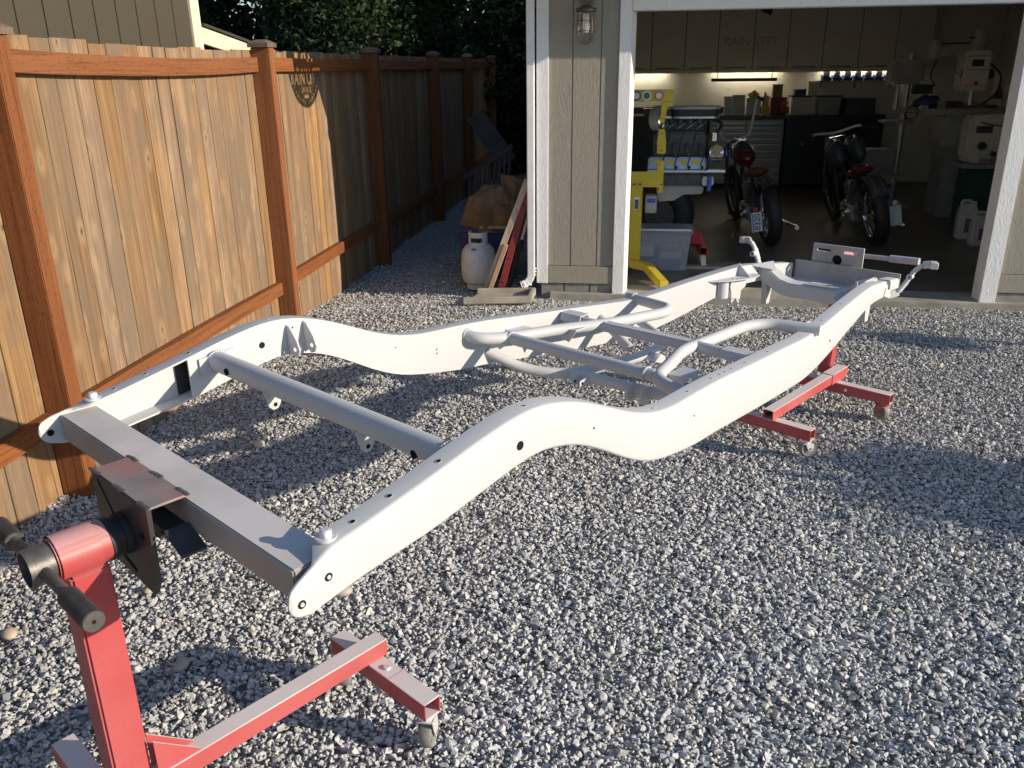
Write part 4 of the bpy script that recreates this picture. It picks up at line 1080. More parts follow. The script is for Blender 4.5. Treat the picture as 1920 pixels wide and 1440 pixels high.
pt = thing('propane_tank', 'dusty white propane tank standing on gravel by the wall', 'gas tank', (-1.30, 7.03, 0))
T_ = Matrix.Translation((-1.30, 7.03, -.035))
MB().lathe([(.0, .032), (.09, .035), (.132, .06), (.147, .11), (.150, .17), (.1515, .205), (.1515, .215), (.150, .22), (.148, .28), (.135, .335), (.105, .37), (.06, .385), (0, .388)], T_, 36).build('body', M['tank_white'], pt)
for zz in (.145, .212): MB().torus(T_ @ Vector((0, 0, zz)), (0, 0, 1), .1505, .0016, 36, 6).build('weld_band', M['tank_white'], pt)
mb = MB(); a0 = R(20); nn = 30
cpts = [a0 + (2*math.pi - R(70))*k/nn for k in range(nn+1)]
# collar: a ring open at the back with a hand hole facing the drive
def collar(a_from, a_to, z0, z1, k=12):
    vs_ = []
    for i in range(k+1):
        a = a_from + (a_to-a_from)*i/k
        for r_, z in ((.078, z0), (.078, z1), (.082, z1), (.082, z0)): vs_.append(T_ @ Vector((r_*math.cos(a), r_*math.sin(a), z)))
    mb.add(vs_, [(i*4+q, i*4+(q+1) % 4, i*4+4+(q+1) % 4, i*4+4+q) for i in range(k) for q in range(4)] + [(0,1,2,3), (k*4+3, k*4+2, k*4+1, k*4)], True)
collar(R(150), R(390), .365, .40); collar(R(150), R(228), .401, .44); collar(R(305), R(390), .401, .44); collar(R(150), R(390), .441, .485)
mb.build('collar', M['tank_white'], pt)
MB().lathe([(.10, .0), (.105, .0), (.105, .045), (.10, .045)], T_, 30).build('foot_ring', M['tank_white'], pt)
mb = MB(); mb.cyl(T_ @ Vector((0, 0, .385)), T_ @ Vector((0, 0, .44)), .014, None, 12); mb.cyl(T_ @ Vector((-.035, -.02, .425)), T_ @ Vector((.03, -.02, .425)), .012, None, 10); mb.cyl(T_ @ Vector((0, 0, .44)), T_ @ Vector((0, 0, .455)), .028, None, 8)
mb.build('valve', M['dgrey'], pt)
MB().box((-.02, -.001, -.009), (.02, .001, .009), Matrix.Translation((-1.315, 6.897, .322)) @ Matrix.Rotation(-.75, 4, 'X')).build('blue_label', M['blueink'], pt)

def leaner(name, a, b_, w, h, mat, label, cat, upv=(0, -1, 0), bevel=.002, t=None, sub=None):
    th = thing(name, label, cat, a); o = MB().bar(a, b_, w, h, upv, t).build(sub or 'board', M[mat], th, bevel, 1); return th, o
leaner('timber_board', (-1.195, 6.735, .0), (-.842, 6.80, .915), .05, .03, 'timber', 'long raw timber board leaning beside the propane tank', 'board')
leaner('timber_board', (-1.160, 6.70, .0), (-1.015, 6.745, .40), .035, .03, 'timber', 'short raw timber offcut leaning on the longer board', 'board')
rb_, rbo = leaner('steel_beam', (-1.075, 6.755, -.01), (-.79, 6.82, 1.02), .055, .045, 'redbeam', 'dark red drilled steel beam leaning on the garage wall', 'steel beam')
ra = Vector((-1.075, 6.755, 0)); rbv = Vector((-.79, 6.82, 1.02))
for t in (.08, .27, .46, .70, .82):
    c = ra.lerp(rbv, t) + Vector((0, -.0215, .003)); MB().cyl(c, c + Vector((0, -.0025, 0)), .006, None, 10).build('bolt_hole', M['hole'], rbo)
pole = thing('telescopic_pole', 'chrome telescopic pole leaning behind the red beam', 'pole', (-1.02, 6.90, 0))
MB().tube([(-1.02, 6.90, 0), (-.90, 6.86, .42)], .020, 12).build('lower_sleeve', M['black'], pole)
MB().tube([(-.90, 6.86, .42), (-.815, 6.83, .72)], .014, 12).build('chrome_tube', M['chrome'], pole)
MB().tube([(-.815, 6.83, .72), (-.79, 6.82, .80)], .018, 12).build('upper_sleeve', M['black'], pole)

bt = thing('blue_tote', 'navy plastic tote behind the propane tank under canvas', 'tote', (-1.28, 7.55, 0))
def taper_box(lo, hi, inset, z0, z1):
    x0, y0 = lo; x1, y1 = hi; i = inset
    return [(x0+i, y0+i, z0), (x1-i, y0+i, z0), (x1-i, y1-i, z0), (x0+i, y1-i, z0), (x0, y0, z1), (x1, y0, z1), (x1, y1, z1), (x0, y1, z1)], [(3,2,1,0),(4,5,6,7),(0,1,5,4),(1,2,6,5),(2,3,7,6),(3,0,4,7)]
MB().add(*taper_box((-1.53, 7.35), (-1.05, 7.80), .03, -.03, .385)).build('body', M['bluebin'], bt, .012)
MB().box((-1.55, 7.33, .387), (-1.03, 7.82, .42)).build('lid', M['bluebin'], bt, .008)
sl = thing('short_board', 'short grey board lying on the navy tote lid', 'board', (-1.27, 7.36, .42)); MB().box((-1.34, 7.315, .422), (-1.08, 7.36, .445)).build('board', M['timber'], sl, .003)
# canvas heap
mb = MB(); n, k = 96, 40; vs_ = []
def fold(t): return (1 - abs(math.sin(t)))**2.2
for j in range(k+1):
    q = j / k
    for i in range(n):
        a = 2*math.pi*i/n; f = 1 + .10*math.sin(3*a + 1) + .05*math.sin(7*a + 6*q); r = f*math.cos(q*math.pi/2)**.62
        w = .030*fold(2.5*a + 3.2*q + .6) + .022*fold(4.5*a - 5*q) + .014*fold(7*a + 8*q) - .03*fold(1.5*a + 2.2)*(1 - q)
        r *= 1 + w*2.2
        vs_.append((-1.25 + .34*r*math.cos(a) + .06*q, 7.62 + .27*r*math.sin(a), .385 + .37*math.sin(q*math.pi/2)**1.15*(1 + .06*math.sin(2*a + .5)) + w*q*1.1 + .05*math.cos(a)*q))
mb.add(vs_, [(j*n+i, j*n+(i+1) % n, (j+1)*n+(i+1) % n, (j+1)*n+i) for j in range(k) for i in range(n)], True)
cv = mb.build('canvas_tarp', M['canvas']); tag(cv, 'stained tan canvas tarp heaped on the navy tote', 'tarp')
mb = MB(); vs_ = []
for j in range(9):
    for i in range(24):
        a = 2*math.pi*i/24; q = j/8; r = math.cos(q*math.pi/2)**.6*(1 + .12*math.sin(4*a + 3*q))
        vs_.append((-1.13 + .13*r*math.cos(a), 7.40 + .07*r*math.sin(a), .43 + .19*math.sin(q*math.pi/2) + .01*math.sin(11*a + 7*q)))
mb.add(vs_, [(j*24+i, j*24+(i+1) % 24, (j+1)*24+(i+1) % 24, (j+1)*24+i) for j in range(8) for i in range(24)], True)
o = mb.build('canvas_bag', M['canvas']); tag(o, 'crumpled small tan canvas bag in front of the heaped tarp', 'bag')
hb_ = thing('tow_ball', 'chrome tow ball on a dark stem lying on the navy tote', 'tow ball', (-1.36, 7.38, .42))
mb = MB(); mb.lathe([(0, 0), (.035, .0), (.038, .012), (.03, .03), (.016, .045), (.013, .07), (.018, .09), (.025, .11), (.02, .135), (0, .142)], Matrix.Translation((-1.36, 7.375, .422)) @ Matrix.Rotation(.35, 4, 'Y'), 20); mb.build('ball', M['chrome'], hb_)
# clutter further down the lane
bx = thing('leaning_crate', 'long dark board box leaning on the far lane fence', 'crate', (-1.55, 9.6, 0))
m = Matrix.Translation((-1.60, 9.75, .98)) @ Matrix.Rotation(R(-35), 4, 'Y') @ Matrix.Rotation(R(8), 4, 'Z')
MB().box((-.10, -.28, -.30), (.10, .28, .30), m).build('box_body', M['dull'], bx, .004)
MB().box((-.105, -.285, .302), (.105, .285, .325), m).build('box_lid', M['dull'], bx, .003)
MB().box((-.13, -.05, -.75), (-.105, .0, -.29), Matrix.Translation((-1.55, 9.7, .75))).build('prop', M['dull'], bx)
pa = thing('slatted_panel', 'grey slatted panel leaning low against the lane clutter', 'slatted panel', (-1.6, 9.1, 0))
for k in range(9):
    x = -1.80 + k*.055; z = .62 + k*.035
    MB().bar((x, 9.05, .0), (x + .03, 9.2, z), .03, .018, (0, -1, 0)).build('slat', M['dull'], pa)
MB().bar((-1.84, 9.19, .63), (-1.30, 9.21, .97), .05, .03, (0, -1, 0)).build('top_rail', M['dull'], pa)
MB().bar((-1.83, 9.06, .08), (-1.32, 9.06, .08), .05, .03, (0, -1, 0)).build('bottom_rail', M['dull'], pa)
dr = thing('maroon_locker', 'dark maroon cabinet standing in the shaded lane', 'cabinet', (-1.05, 10.4, 0))
MB().box((-1.28, 10.3, 0), (-.90, 10.75, 1.30)).build('body', M['maroon'], dr, .006)
MB().box((-1.12, 10.285, .8), (-1.10, 10.299, 1.02)).build('handle', M['alu'], dr)
MB().box((-1.09, 9.9, .0), (-.86, 10.2, 1.28)).build('dark_cabinet', M['dgrey'], None, .005); o = bpy.data.objects['dark_cabinet']; tag(o, 'narrow dark grey cabinet against the garage side wall', 'cabinet')

# ------------------------------------------------------------------ caged wall lantern and hanging sign
ln = thing('wall_lantern', 'caged bronze wall lantern beside the garage door', 'lantern', (-.394, GY, 2.0))
LX, LY = -.394, GY - .105
MB().cyl((LX, GY-.022, 2.22), (LX, GY-.0005, 2.22), .055, None, 20).build('back_plate', M['lamp_metal'], ln)
MB().tube([(LX, GY-.02, 2.23), (LX, LY, 2.25), (LX, LY, 2.19)], .014, 10, fillet=.03).build('arm', M['lamp_metal'], ln)
MB().lathe([(.0, .06), (.03, .06), (.04, .045), (.068, .04), (.074, .03), (.074, .016), (.06, .012), (.0, .012)], Matrix.Translation((LX, LY, 2.11)), 26).build('cap', M['lamp_metal'], ln)
MB().lathe([(.05, .01), (.052, -.05), (.058, -.12), (.054, -.16), (.036, -.185), (0, -.195)], Matrix.Translation((LX, LY, 2.11)), 26).build('glass', M['glass'], ln)
MB().lathe([(0, .0), (.018, -.0), (.02, -.05), (.026, -.09), (.018, -.125), (0, -.13)], Matrix.Translation((LX, LY, 2.11)), 16).build('bulb', M['sticker_white'], ln)
for k in range(6):
    a = 2*math.pi*k/6 + .3; c, q = math.cos(a), math.sin(a)
    MB().tube([(LX + c*r_, LY + q*r_, 2.11 + z) for r_, z in ((.062, .014), (.064, -.05), (.068, -.12), (.063, -.165), (.04, -.195), (.004, -.205))], .0022, 6).build('cage_wire', M['lamp_metal'], ln)
for z, r_ in ((-.045, .0645), (-.115, .068)):
    MB().torus((LX, LY, 2.11 + z), (0, 0, 1), r_, .0022, 28, 6).build('cage_ring', M['lamp_metal'], ln)

# blade sign on the wall above the corner; its cut out lettering is projected onto the fence by the sun
def sun_to_sign(ys, zs, xs=-.30):
    t = xs + 2.55
    return ys - .19*t, zs + .337*t
sg = thing('hanging_sign', 'round cut out steel sign bracketed to the garage front', 'sign', (-.30, 6.3, 2.3))
sy, sz = sun_to_sign(6.63, 1.815)
rad = .34
loops = []
loops += text_loops('RAIN CITY', .15, .0, -.168, .82) + text_loops('GARAGE', .064, .0, -.228, .80, 1.25)
loops.append([(-.045, -.268), (.045, -.268), (.045, -.244), (-.045, -.244)])
for k in range(15):
    a = R(-150) + R(120)*k/14; c = Vector((math.cos(a), math.sin(a))) * .298; t_ = Vector((-c.y, c.x)).normalized(); n_ = c.normalized()
    if k == 7: continue
    loops.append([tuple(c + t_*i*.005 + n_*j*.011) for i, j in ((-1,-1),(1,-1),(1,1),(-1,1))])
loops.append([(-.012, .16), (.012, .16), (.06, -.02), (.03, -.02), (0, .08), (-.03, -.02), (-.06, -.02)])
loops.append([(-.17, .06), (-.11, .06), (-.11, .02), (-.17, .02)]); loops.append([(.11, .06), (.17, .06), (.17, .02), (.11, .02)])
me = curve_mesh(circle(0, 0, rad, 48), [], .004, frame_m((-.30, sy, sz), (0, 1, 0), (0, 0, 1)), 'sign', loops)
put('sign_disc', me, M['dgrey'], sg)
MB().tube([(-.30, e0, sz + rad + .03), (-.30, sy - rad, sz + rad + .03)], .008, 8).build('bracket_arm', M['dgrey'], sg)
for q in (-.12, .12): MB().tube([(-.30, sy + q, sz + rad + .03), (-.30, sy + q, sz + rad - .04)], .004, 6).build('hanger', M['dgrey'], sg)
# ------------------------------------------------------------------ inside the garage: wall units
cab = thing('wall_cabinets', 'row of beige wall cabinets lettered RAIN CITY across the back wall', 'cabinet', (1.0, 13.65, 1.68))
CX = [-.55, -.318, .179, .675, 1.151, 1.661, 2.15, 2.65, 3.156, 3.65, 4.147]
MB().box((-.56, 13.672, 1.684), (4.15, YB-.015, 2.498)).build('carcass', M['dgrey'], cab)
MB().box((-.56, 13.655, 1.635), (4.15, 13.67, 1.683)).build('light_valance', M['cabinet'], cab)
for x0, x1 in zip(CX, CX[1:]):
    d = MB().box((x0+.006, 13.65, 1.69), (x1-.006, 13.671, 2.495)).build('door', M['cabinet'], cab, .002, 1)
    xm = (x0+x1)/2; MB().box((xm-.16, 13.635, 1.70), (xm+.16, 13.649, 1.712)).build('handle', M['dgrey'], d)
TM = lambda x, z: Matrix(((1, 0, 0, x), (0, 0, -1, 13.6475), (0, 1, 0, z), (0, 0, 0, 1)))
put('lettering', text_mesh('RAIN CITY', .165, TM(1.615, 2.01), .002), M['cab_text'], cab)
put('lettering', text_mesh('G A R A G E', .07, TM(1.615, 1.93), .002), M['cab_text'], cab)
for x0, x1 in ((-.5, .45), (1.1, 2.1), (2.7, 3.7)):
    l = thing('led_strip', {-.5: 'lit strip lamp under the left wall cabinets', 1.1: 'lit strip lamp under the lettered cabinets', 2.7: 'lit strip lamp above the blue parts bins'}[x0], 'lamp', (x0, 13.9, 1.68), 0, 'strip lamps under the cabinets')
    MB().box((x0, 13.86, 1.672), (x1, 13.91, 1.683)).build('housing', M['alu'], l); MB().box((x0+.01, 13.865, 1.668), (x1-.01, 13.905, 1.6715)).build('diffuser', M['led'], l)
lb = thing('hanging_bar', 'long black bar hanging under the lettered cabinets', 'bar', (1.07, 13.5, 1.53))
MB().box((1.07, 13.48, 1.515), (2.01, 13.53, 1.56)).build('bar', M['black'], lb, .004)
for x in (1.15, 1.93): MB().box((x, 13.50, 1.56), (x+.01, 13.51, 1.683)).build('hanger', M['black'], lb)
bench = thing('workbench', 'long black workbench along the garage back wall', 'workbench', (1, 13.6, 0))
MB().box((-.62, 13.30, 1.0), (3.55, YB-.016, 1.045)).build('worktop', M['counter'], bench, .004)
MB().box((-.62, 13.36, .90), (1.06, 13.39, .998)).build('apron', M['counter'], bench)
MB().box((2.18, 13.36, .05), (3.55, 13.9, .998)).build('black_base', M['counter'], bench)
MB().box((-.62, 13.40, .05), (1.05, 13.9, .898)).build('black_base', M['counter'], bench)
MB().box((-.62, YB-.03, 1.046), (3.55, YB-.016, 1.14)).build('backsplash', M['counter'], bench)
ch = thing('tool_chest', 'grey steel tool chest with rows of drawers under the bench', 'tool chest', (1.6, 13.4, 0))
MB().box((1.08, 13.35, .06), (2.15, 13.9, .985)).build('case', M['chest'], ch, .006)
z = .955
for k, h in enumerate((.07, .08, .08, .085, .09, .12, .15, .17)):
    for x0, x1 in (((1.10, 1.60), (1.615, 2.13)) if k < 2 else ((1.10, 2.13),)):
        d = MB().box((x0, 13.335, z-h+.006), (x1, 13.349, z)).build('drawer', M['chest'], ch, .003, 1); MB().box((x0+.02, 13.318, z-.02), (x1-.02, 13.334, z-.008)).build('pull', M['alu'], d)
    z -= h
def item(name, label, cat, mat, lo, hi, bevel=.006, group='things on the workbench'):
    o = MB().box(lo, hi).build(name, M[mat], None, bevel); tag(o, label, cat, group); return o
B = 1.046
def carton(name, label, cat, mat, lo, hi, lidm=None):
    t = thing(name, label, cat, lo, 0, 'things on the workbench')
    z0, z1 = lo[2], hi[2]; zt = z1 - (z1-z0)*.12
    MB().box(lo, (hi[0], hi[1], zt)).build('body', M[mat], t, .005); MB().box((lo[0]-.006, lo[1]-.006, zt+.001), (hi[0]+.006, hi[1]+.006, z1)).build('lid', M[lidm or mat], t, .004); return t
carton('white_carton', 'narrow white carton left of the taller white box on the bench', 'box', 'paper', (1.28, 13.42, B), (1.39, 13.52, 1.31))
carton('white_carton', 'taller white box standing on the bench under the black bar', 'box', 'paper', (1.40, 13.40, B), (1.57, 13.50, 1.33))
carton('white_tub', 'pale tub carrying a yellow cloth on the bench', 'tub', 'jug', (1.60, 13.42, B), (1.80, 13.60, 1.29))
mb = MB(); mb.ball((1.70, 13.50, 1.325), (.085, .07, .05), 16, 9); mb.v = [(x, y, z + .012*math.sin(60*x) + .01*math.sin(70*y)) for x, y, z in mb.v]; tag(mb.build('yellow_cloth', M['yellow2']), 'crumpled yellow cloth on the pale tub', 'cloth')
yb = thing('yellow_bottle', 'yellow oil bottle with red cap on the bench', 'bottle', (1.87, 13.48, B)); MB().box((1.83, 13.44, B), (1.92, 13.52, 1.32)).build('body', M['yellow2'], yb, .012); MB().cyl((1.86, 13.48, 1.32), (1.86, 13.48, 1.36), .016, None, 12).build('cap', M['redbright'], yb)
carton('brown_carton', 'small brown carton stacked on top of the maroon box on the bench', 'box', 'card', (1.965, 13.45, 1.29), (2.10, 13.56, 1.47))
carton('maroon_carton', 'dark red carton below the small brown carton', 'box', 'redbeam', (1.95, 13.42, B), (2.17, 13.60, 1.289))
dg = thing('cordless_drill', 'orange cordless drill standing in front of the dark red carton', 'drill', (2.1, 13.36, B), 0, 'things on the workbench')
MB().box((2.06, 13.34, 1.19), (2.18, 13.38, 1.24)).build('drill_body', M['sticker_red'], dg, .008); MB().box((2.08, 13.345, 1.09), (2.115, 13.375, 1.189)).build('grip', M['redbright'], dg, .006); MB().box((2.05, 13.335, B), (2.15, 13.385, 1.089)).build('battery', M['black'], dg, .004)
def bin_(label, x0, x1, y0, y1, z0, z1, mat, lidm):
    t = thing('storage_bin', label, 'bin', (x0, y0, z0), 0, 'storage bins on the bench'); MB().add(*taper_box((x0, y0), (x1, y1), .02, z0, z1)).build('body', M[mat], t, .008)
    MB().box((x0-.012, y0-.012, z1+.001), (x1+.012, y1+.012, z1+.022)).build('lid', M[lidm], t, .005); return t
bin_('cloudy storage bin beside the dark red carton', 2.24, 2.50, 13.38, 13.70, B, 1.29, 'machine', 'bluebin')
bin_('cloudy storage bin with a navy lid right of the first bin', 2.60, 2.93, 13.38, 13.72, B, 1.29, 'machine_grey', 'bluebin')
carton('blue_case', 'small blue case lying on the left storage bin', 'case', 'bluebin', (2.27, 13.42, 1.313), (2.43, 13.56, 1.40))
carton('grey_file_box', 'upright grey file box behind the storage bins', 'box', 'machine', (2.52, 13.76, B), (2.66, 13.90, 1.50))
carton('black_parts_box', 'wide black parts box at the right end of the bench', 'box', 'dgrey', (2.99, 13.36, B), (3.40, 13.75, 1.27))
sh = thing('bin_shelf', 'wall shelf carrying the blue parts bins', 'shelf', (2.7, 13.85, 1.5)); MB().box((2.66, 13.72, 1.49), (3.75, YB-.014, 1.508)).build('board', M['machine_grey'], sh)
for x in (2.7, 3.2, 3.7): MB().box((x, 13.9, 1.40), (x+.02, YB-.014, 1.489)).build('bracket', M['machine_grey'], sh)
ORD = ['first', 'second', 'third', 'fourth', 'fifth', 'sixth', 'seventh']
for k in range(7):
    x = 2.70 + k*.148
    t = thing('parts_bin', ORD[k] + ' blue parts bin from the left on the lit shelf', 'parts bin', (x, 13.75, 1.51), 0, 'blue parts bins')
    MB().prism([(x, 13.74, 1.51), (x, 13.90, 1.51), (x, 13.90, 1.59), (x, 13.80, 1.59), (x, 13.74, 1.545)], (.13, 0, 0)).build('body', M['bluebright'], t, .004)
    rr = random.Random(k); mb = MB(); mb.ball((x+.065, 13.81, 1.605), (.05, .05, .03 + .02*rr.random()), 10, 7); mb.v = [(a + rr.uniform(-.006, .006), b_, c + rr.uniform(-.008, .008)) for a, b_, c in mb.v]
    mb.build('packets', M['paper'], t)
carton('tan_box', 'cluttered tan box at the left end of the bench', 'box', 'card', (.10, 13.45, B), (.35, 13.7, 1.14))
for k, x in enumerate((.62, .88)):
    t = thing('chrome_bracket', ('left' if k == 0 else 'right') + ' bent chrome bracket lying on the bench behind the engine', 'bracket', (x, 13.5, B), 0, 'chrome brackets on the bench')
    MB().tube([(x-.12, 13.5, B), (x-.08, 13.5, 1.15), (x, 13.52, 1.18), (x+.08, 13.5, 1.14), (x+.12, 13.5, B)], .012, 8, fillet=.05).build('hoop', M['alu'], t)
    MB().box((x-.03, 13.48, B), (x+.03, 13.54, 1.10)).build('foot', M['alu'], t, .004)

# ------------------------------------------------------------------ yellow engine stand and engine
es = thing('engine_stand', 'yellow engine stand just inside the left door jamb', 'engine stand', (.03, 7.5, 0))
Y = M['yellow']
col = MB().box((-.025, 7.45, .135), (.075, 7.55, .872)).build('column', Y, es, .006)
MB().prism([(-.024, 7.449, .775), (-.024, 7.449, .905), (.19, 7.449, .905), (.19, 7.449, .995), (.245, 7.449, .995), (.245, 7.449, .73), (.20, 7.449, .73), (.20, 7.449, .775)], (0, -.014, 0)).build('arm_plate', Y, es, .003)
for x in (.0, .05): MB().cyl((x, 7.434, .80), (x, 7.426, .80), .010, None, 8).build('arm_bolt', M['dgrey'], es)
MB().box((.18, 7.46, 1.05), (.255, 7.52, 1.12)).build('clamp', Y, es, .006); MB().prism([(.175, 7.46, 1.12), (.255, 7.46, 1.12), (.24, 7.46, 1.25), (.19, 7.46, 1.25)], (0, .05, 0)).build('clamp', Y, es, .004)
MB().prism([(.195, 7.46, 1.30), (.23, 7.46, 1.30), (.25, 7.46, 1.43), (.295, 7.46, 1.43), (.295, 7.46, 1.47), (.20, 7.46, 1.47)], (0, .04, 0)).build('upper_arm', Y, es, .004)
sp_ = MB().box((-.40, 7.452, 1.472), (.295, 7.50, 1.565)).build('sign_beam', Y, es, .006)
for x, mt, q in ((-.01, 'sticker_grey', 0), (.075, 'sticker_white', 1), (.175, 'sticker_red', 0)):
    st_ = MB().cyl((x, 7.451, 1.518), (x, 7.4485, 1.518), .040, None, 24).build('round_sticker', M[mt], sp_)
    MB().cyl((x, 7.4483, 1.518), (x, 7.4475, 1.518), .026, None, 20).build('sticker_centre', M['sticker_white' if q == 0 else 'sticker_grey'], sp_)
    if q: MB().cyl((x, 7.4473, 1.512), (x, 7.4466, 1.512), .012, None, 12).build('sticker_spot', M['sticker_green'], sp_)
MB().box((.005, 7.4475, .58), (.05, 7.4495, .69)).build('warning_sticker', M['sticker_white'], col); MB().box((.011, 7.4462, .587), (.044, 7.4472, .668)).build('sticker_picture', M['sticker_grey'], col)
MB().box((.10, 7.46, .55), (.20, 7.60, .70)).build('head_box', M['machine_grey'], es, .008); MB().box((.115, 7.4555, .64), (.185, 7.459, .675)).build('blue_badge', M['blueink'], es)
MB().bar((-.02, 7.52, .10), (.155, 7.34, .10), .075, .07).build('front_leg', Y, es, .005); MB().bar((.14, 7.36, .10), (.275, 6.88, .055), .075, .07).build('front_leg', Y, es, .005)
MB().bar((-.02, 7.56, .10), (-.02, 8.45, .10), .075, .07).build('rear_leg', Y, es, .005); MB().bar((-.35, 7.5, .06), (-.03, 7.5, .10), .075, .07).build('side_leg', Y, es, .005)
caster(es, (-.02, 8.4, .066), .3, r=.03)
eng = thing('car_engine', 'V8 engine with aluminium valve cover hung on the yellow stand', 'engine', (.4, 8.0, .64))
E0 = 7.82
MB().box((.16, E0+.03, .85), (.62, 8.35, 1.20)).build('block', M['dgrey'], eng, .02)
MB().box((.20, E0+.02, .735), (.60, 8.33, .849)).build('crankcase', M['dgrey'], eng, .015)
MB().prism([(.20, E0+.04, .733), (.62, E0+.04, .733), (.615, E0+.04, .66), (.45, E0+.04, .655), (.36, E0+.04, .60), (.22, E0+.04, .59)], (0, .30, 0)).build('oil_pan', M['machine_grey'], eng, .012)
vm = Matrix.Translation((.37, E0+.02, .92)) @ Matrix.Rotation(R(-18), 4, 'X')
vc = MB().box((-.255, -.045, -.06), (.255, .03, .062), vm).build('valve_cover', M['alu'], eng, .014, 3)
for k in range(4):
    x = -.17 + k*.113
    mb = MB(); mb.cyl(vm @ Vector((x, -.0455, .018)), vm @ Vector((x, -.051, .018)), .026, .024, 18); mb.box((-.04+x, -.050, .012), (.04+x, -.0455, .024), vm); mb.build('yellow_boss', M['yellow2'], vc)
    MB().cyl(vm @ Vector((x+.05, -.0455, -.034)), vm @ Vector((x+.05, -.06, -.034)), .013, None, 12).build('plug_boot', M['black'], vc)
MB().box((-.26, -.048, -.075), (.26, -.01, -.0605), vm).build('cover_flange', M['sticker_white'], vc)
for k in range(10): MB().box((-.24, .034, .02 - k*.003), (.24, .036, .0215 - k*.003), vm)
for k in range(5): MB().box((.20, E0+.03, .985 + k*.006), (.60, E0+.06, .988 + k*.006)).build('fin', M['alu'], eng)
mb = MB(); mb.box((.24, E0+.08, 1.20), (.60, 8.28, 1.27)); mb.build('intake', M['black'], eng, .01)
for k in range(4):
    x = .30 + .085*k; MB().cyl((x, E0+.12, 1.25), (x, E0+.12, 1.305), .028, .024, 14).build('carburettor', M['dgrey'], eng); MB().tube([(x-.03, E0+.085, 1.22), (x+.02, E0+.07, 1.26), (x+.05, E0+.10, 1.28)], .006, 6).build('fuel_line', M['alu'], eng)
acm = Matrix.Translation((.50, E0+.16, 0))
def stad(w, d, z0, z1, mat, nm, par):
    pts = []
    for s in (1, -1):
        for i in range(9):
            a = -math.pi/2 + math.pi*i/8; pts.append((.50 + s*(w/2-d/2) + s*d/2*math.cos(a), E0+.16 + s*d/2*math.sin(a), z0))
    return MB().prism(pts, (0, 0, z1-z0)).build(nm, M[mat], par, .004)
ac = stad(.46, .22, 1.312, 1.328, 'alu', 'air_cleaner_base', eng); stad(.44, .20, 1.328, 1.388, 'black', 'filter_element', ac); stad(.47, .23, 1.388, 1.412, 'machine_grey', 'air_cleaner_lid', ac)
MB().cyl((.155, E0+.02, 1.32), (.235, E0-.03, 1.32), .105, None, 30).build('flywheel_cover', M['machine_grey'], eng, .006); MB().cyl((.235, E0-.03, 1.32), (.252, E0-.04, 1.32), .103, None, 30).build('flywheel_rim', M['chrome'], eng)
al = MB().cyl((.64, E0-.01, 1.03), (.76, E0-.01, 1.03), .075, None, 22).build('alternator', M['chrome'], eng, .012)
for k in range(7): MB().torus((.655 + .015*k, E0-.01, 1.03), (1, 0, 0), .076, .003, 22, 6).build('cooling_fin', M['alu'], al)
MB().cyl((.775, E0-.01, 1.03), (.80, E0-.01, 1.03), .05, None, 18).build('pulley', M['bluebin'], al)
MB().cyl((.62, E0-.01, .87), (.79, E0-.01, .87), .028, None, 16).build('starter', M['chrome'], eng); MB().cyl((.68, E0-.02, 1.13), (.68, E0-.02, 1.20), .03, None, 14).build('oil_filler', M['chrome'], eng)
MB().box((-.035, -.002, -.045), (.035, .002, .045), Matrix.Translation((.70, E0-.10, 1.055)) @ Matrix.Rotation(R(22), 4, 'Y')).build('paper_tag', M['card'], eng)
MB().box((.60, E0, .74), (.70, E0+.1, .82)).build('fuel_pump', M['alu'], eng, .01); MB().cyl((.66, E0-.02, .70), (.66, E0-.02, .82), .02, None, 12).build('oil_filter', M['blueink'], eng)

ty = thing('spare_tyre', 'wide black tyre standing below the engine', 'tyre', (.28, 8.75, 0))
MB().torus((.28, 8.75, .34), (.25, 1, 0), .235, .105, 36, 12, 1.15).build('tread', M['black'], ty); MB().cyl((.26, 8.66, .34), (.30, 8.84, .34), .15, None, 24).build('rim', M['dgrey'], ty)

tt = thing('clear_tote', 'clear plastic tote full of parts behind the yellow stand leg', 'tote', (.26, 7.4, 0))
def tote_shell(x0, x1, y0, y1, z0, z1, i, t):
    o_, fo = taper_box((x0, y0), (x1, y1), i, z0, z1); n_, fn = taper_box((x0+t, y0+t), (x1-t, y1-t), i, z0+t, z1)
    vs_ = o_ + n_
    return vs_, [(3,2,1,0),(0,1,5,4),(1,2,6,5),(2,3,7,6),(3,0,4,7)] + [(8,9,10,11),(12,13,9,8),(13,14,10,9),(14,15,11,10),(15,12,8,11)] + [(4,5,13,12),(5,6,14,13),(6,7,15,14),(7,4,12,15)]
MB().add(*tote_shell(-.02, .52, 7.60, 7.96, .006, .345, .03, .004)).build('body', M['clear'], tt)
lid = MB().box((-.04, 7.58, .347), (.542, 7.98, .375)).build('lid', M['clear'], tt, .008); MB().box((-.02, 7.575, .376), (.52, 7.585, .392)).build('lid_rim', M['sticker_white'], lid, .003)
for lo, hi, mt in (((.05, 7.65, .015), (.22, 7.88, .12), 'bluebin'), ((.24, 7.65, .015), (.44, 7.88, .10), 'sticker_grey'), ((.25, 7.66, .105), (.45, 7.88, .17), 'jug'), ((.06, 7.66, .125), (.2, 7.88, .22), 'paper'), ((.27, 7.66, .175), (.43, 7.88, .25), 'card')):
    MB().box(lo, hi).build('contents', M[mt], tt, .01)

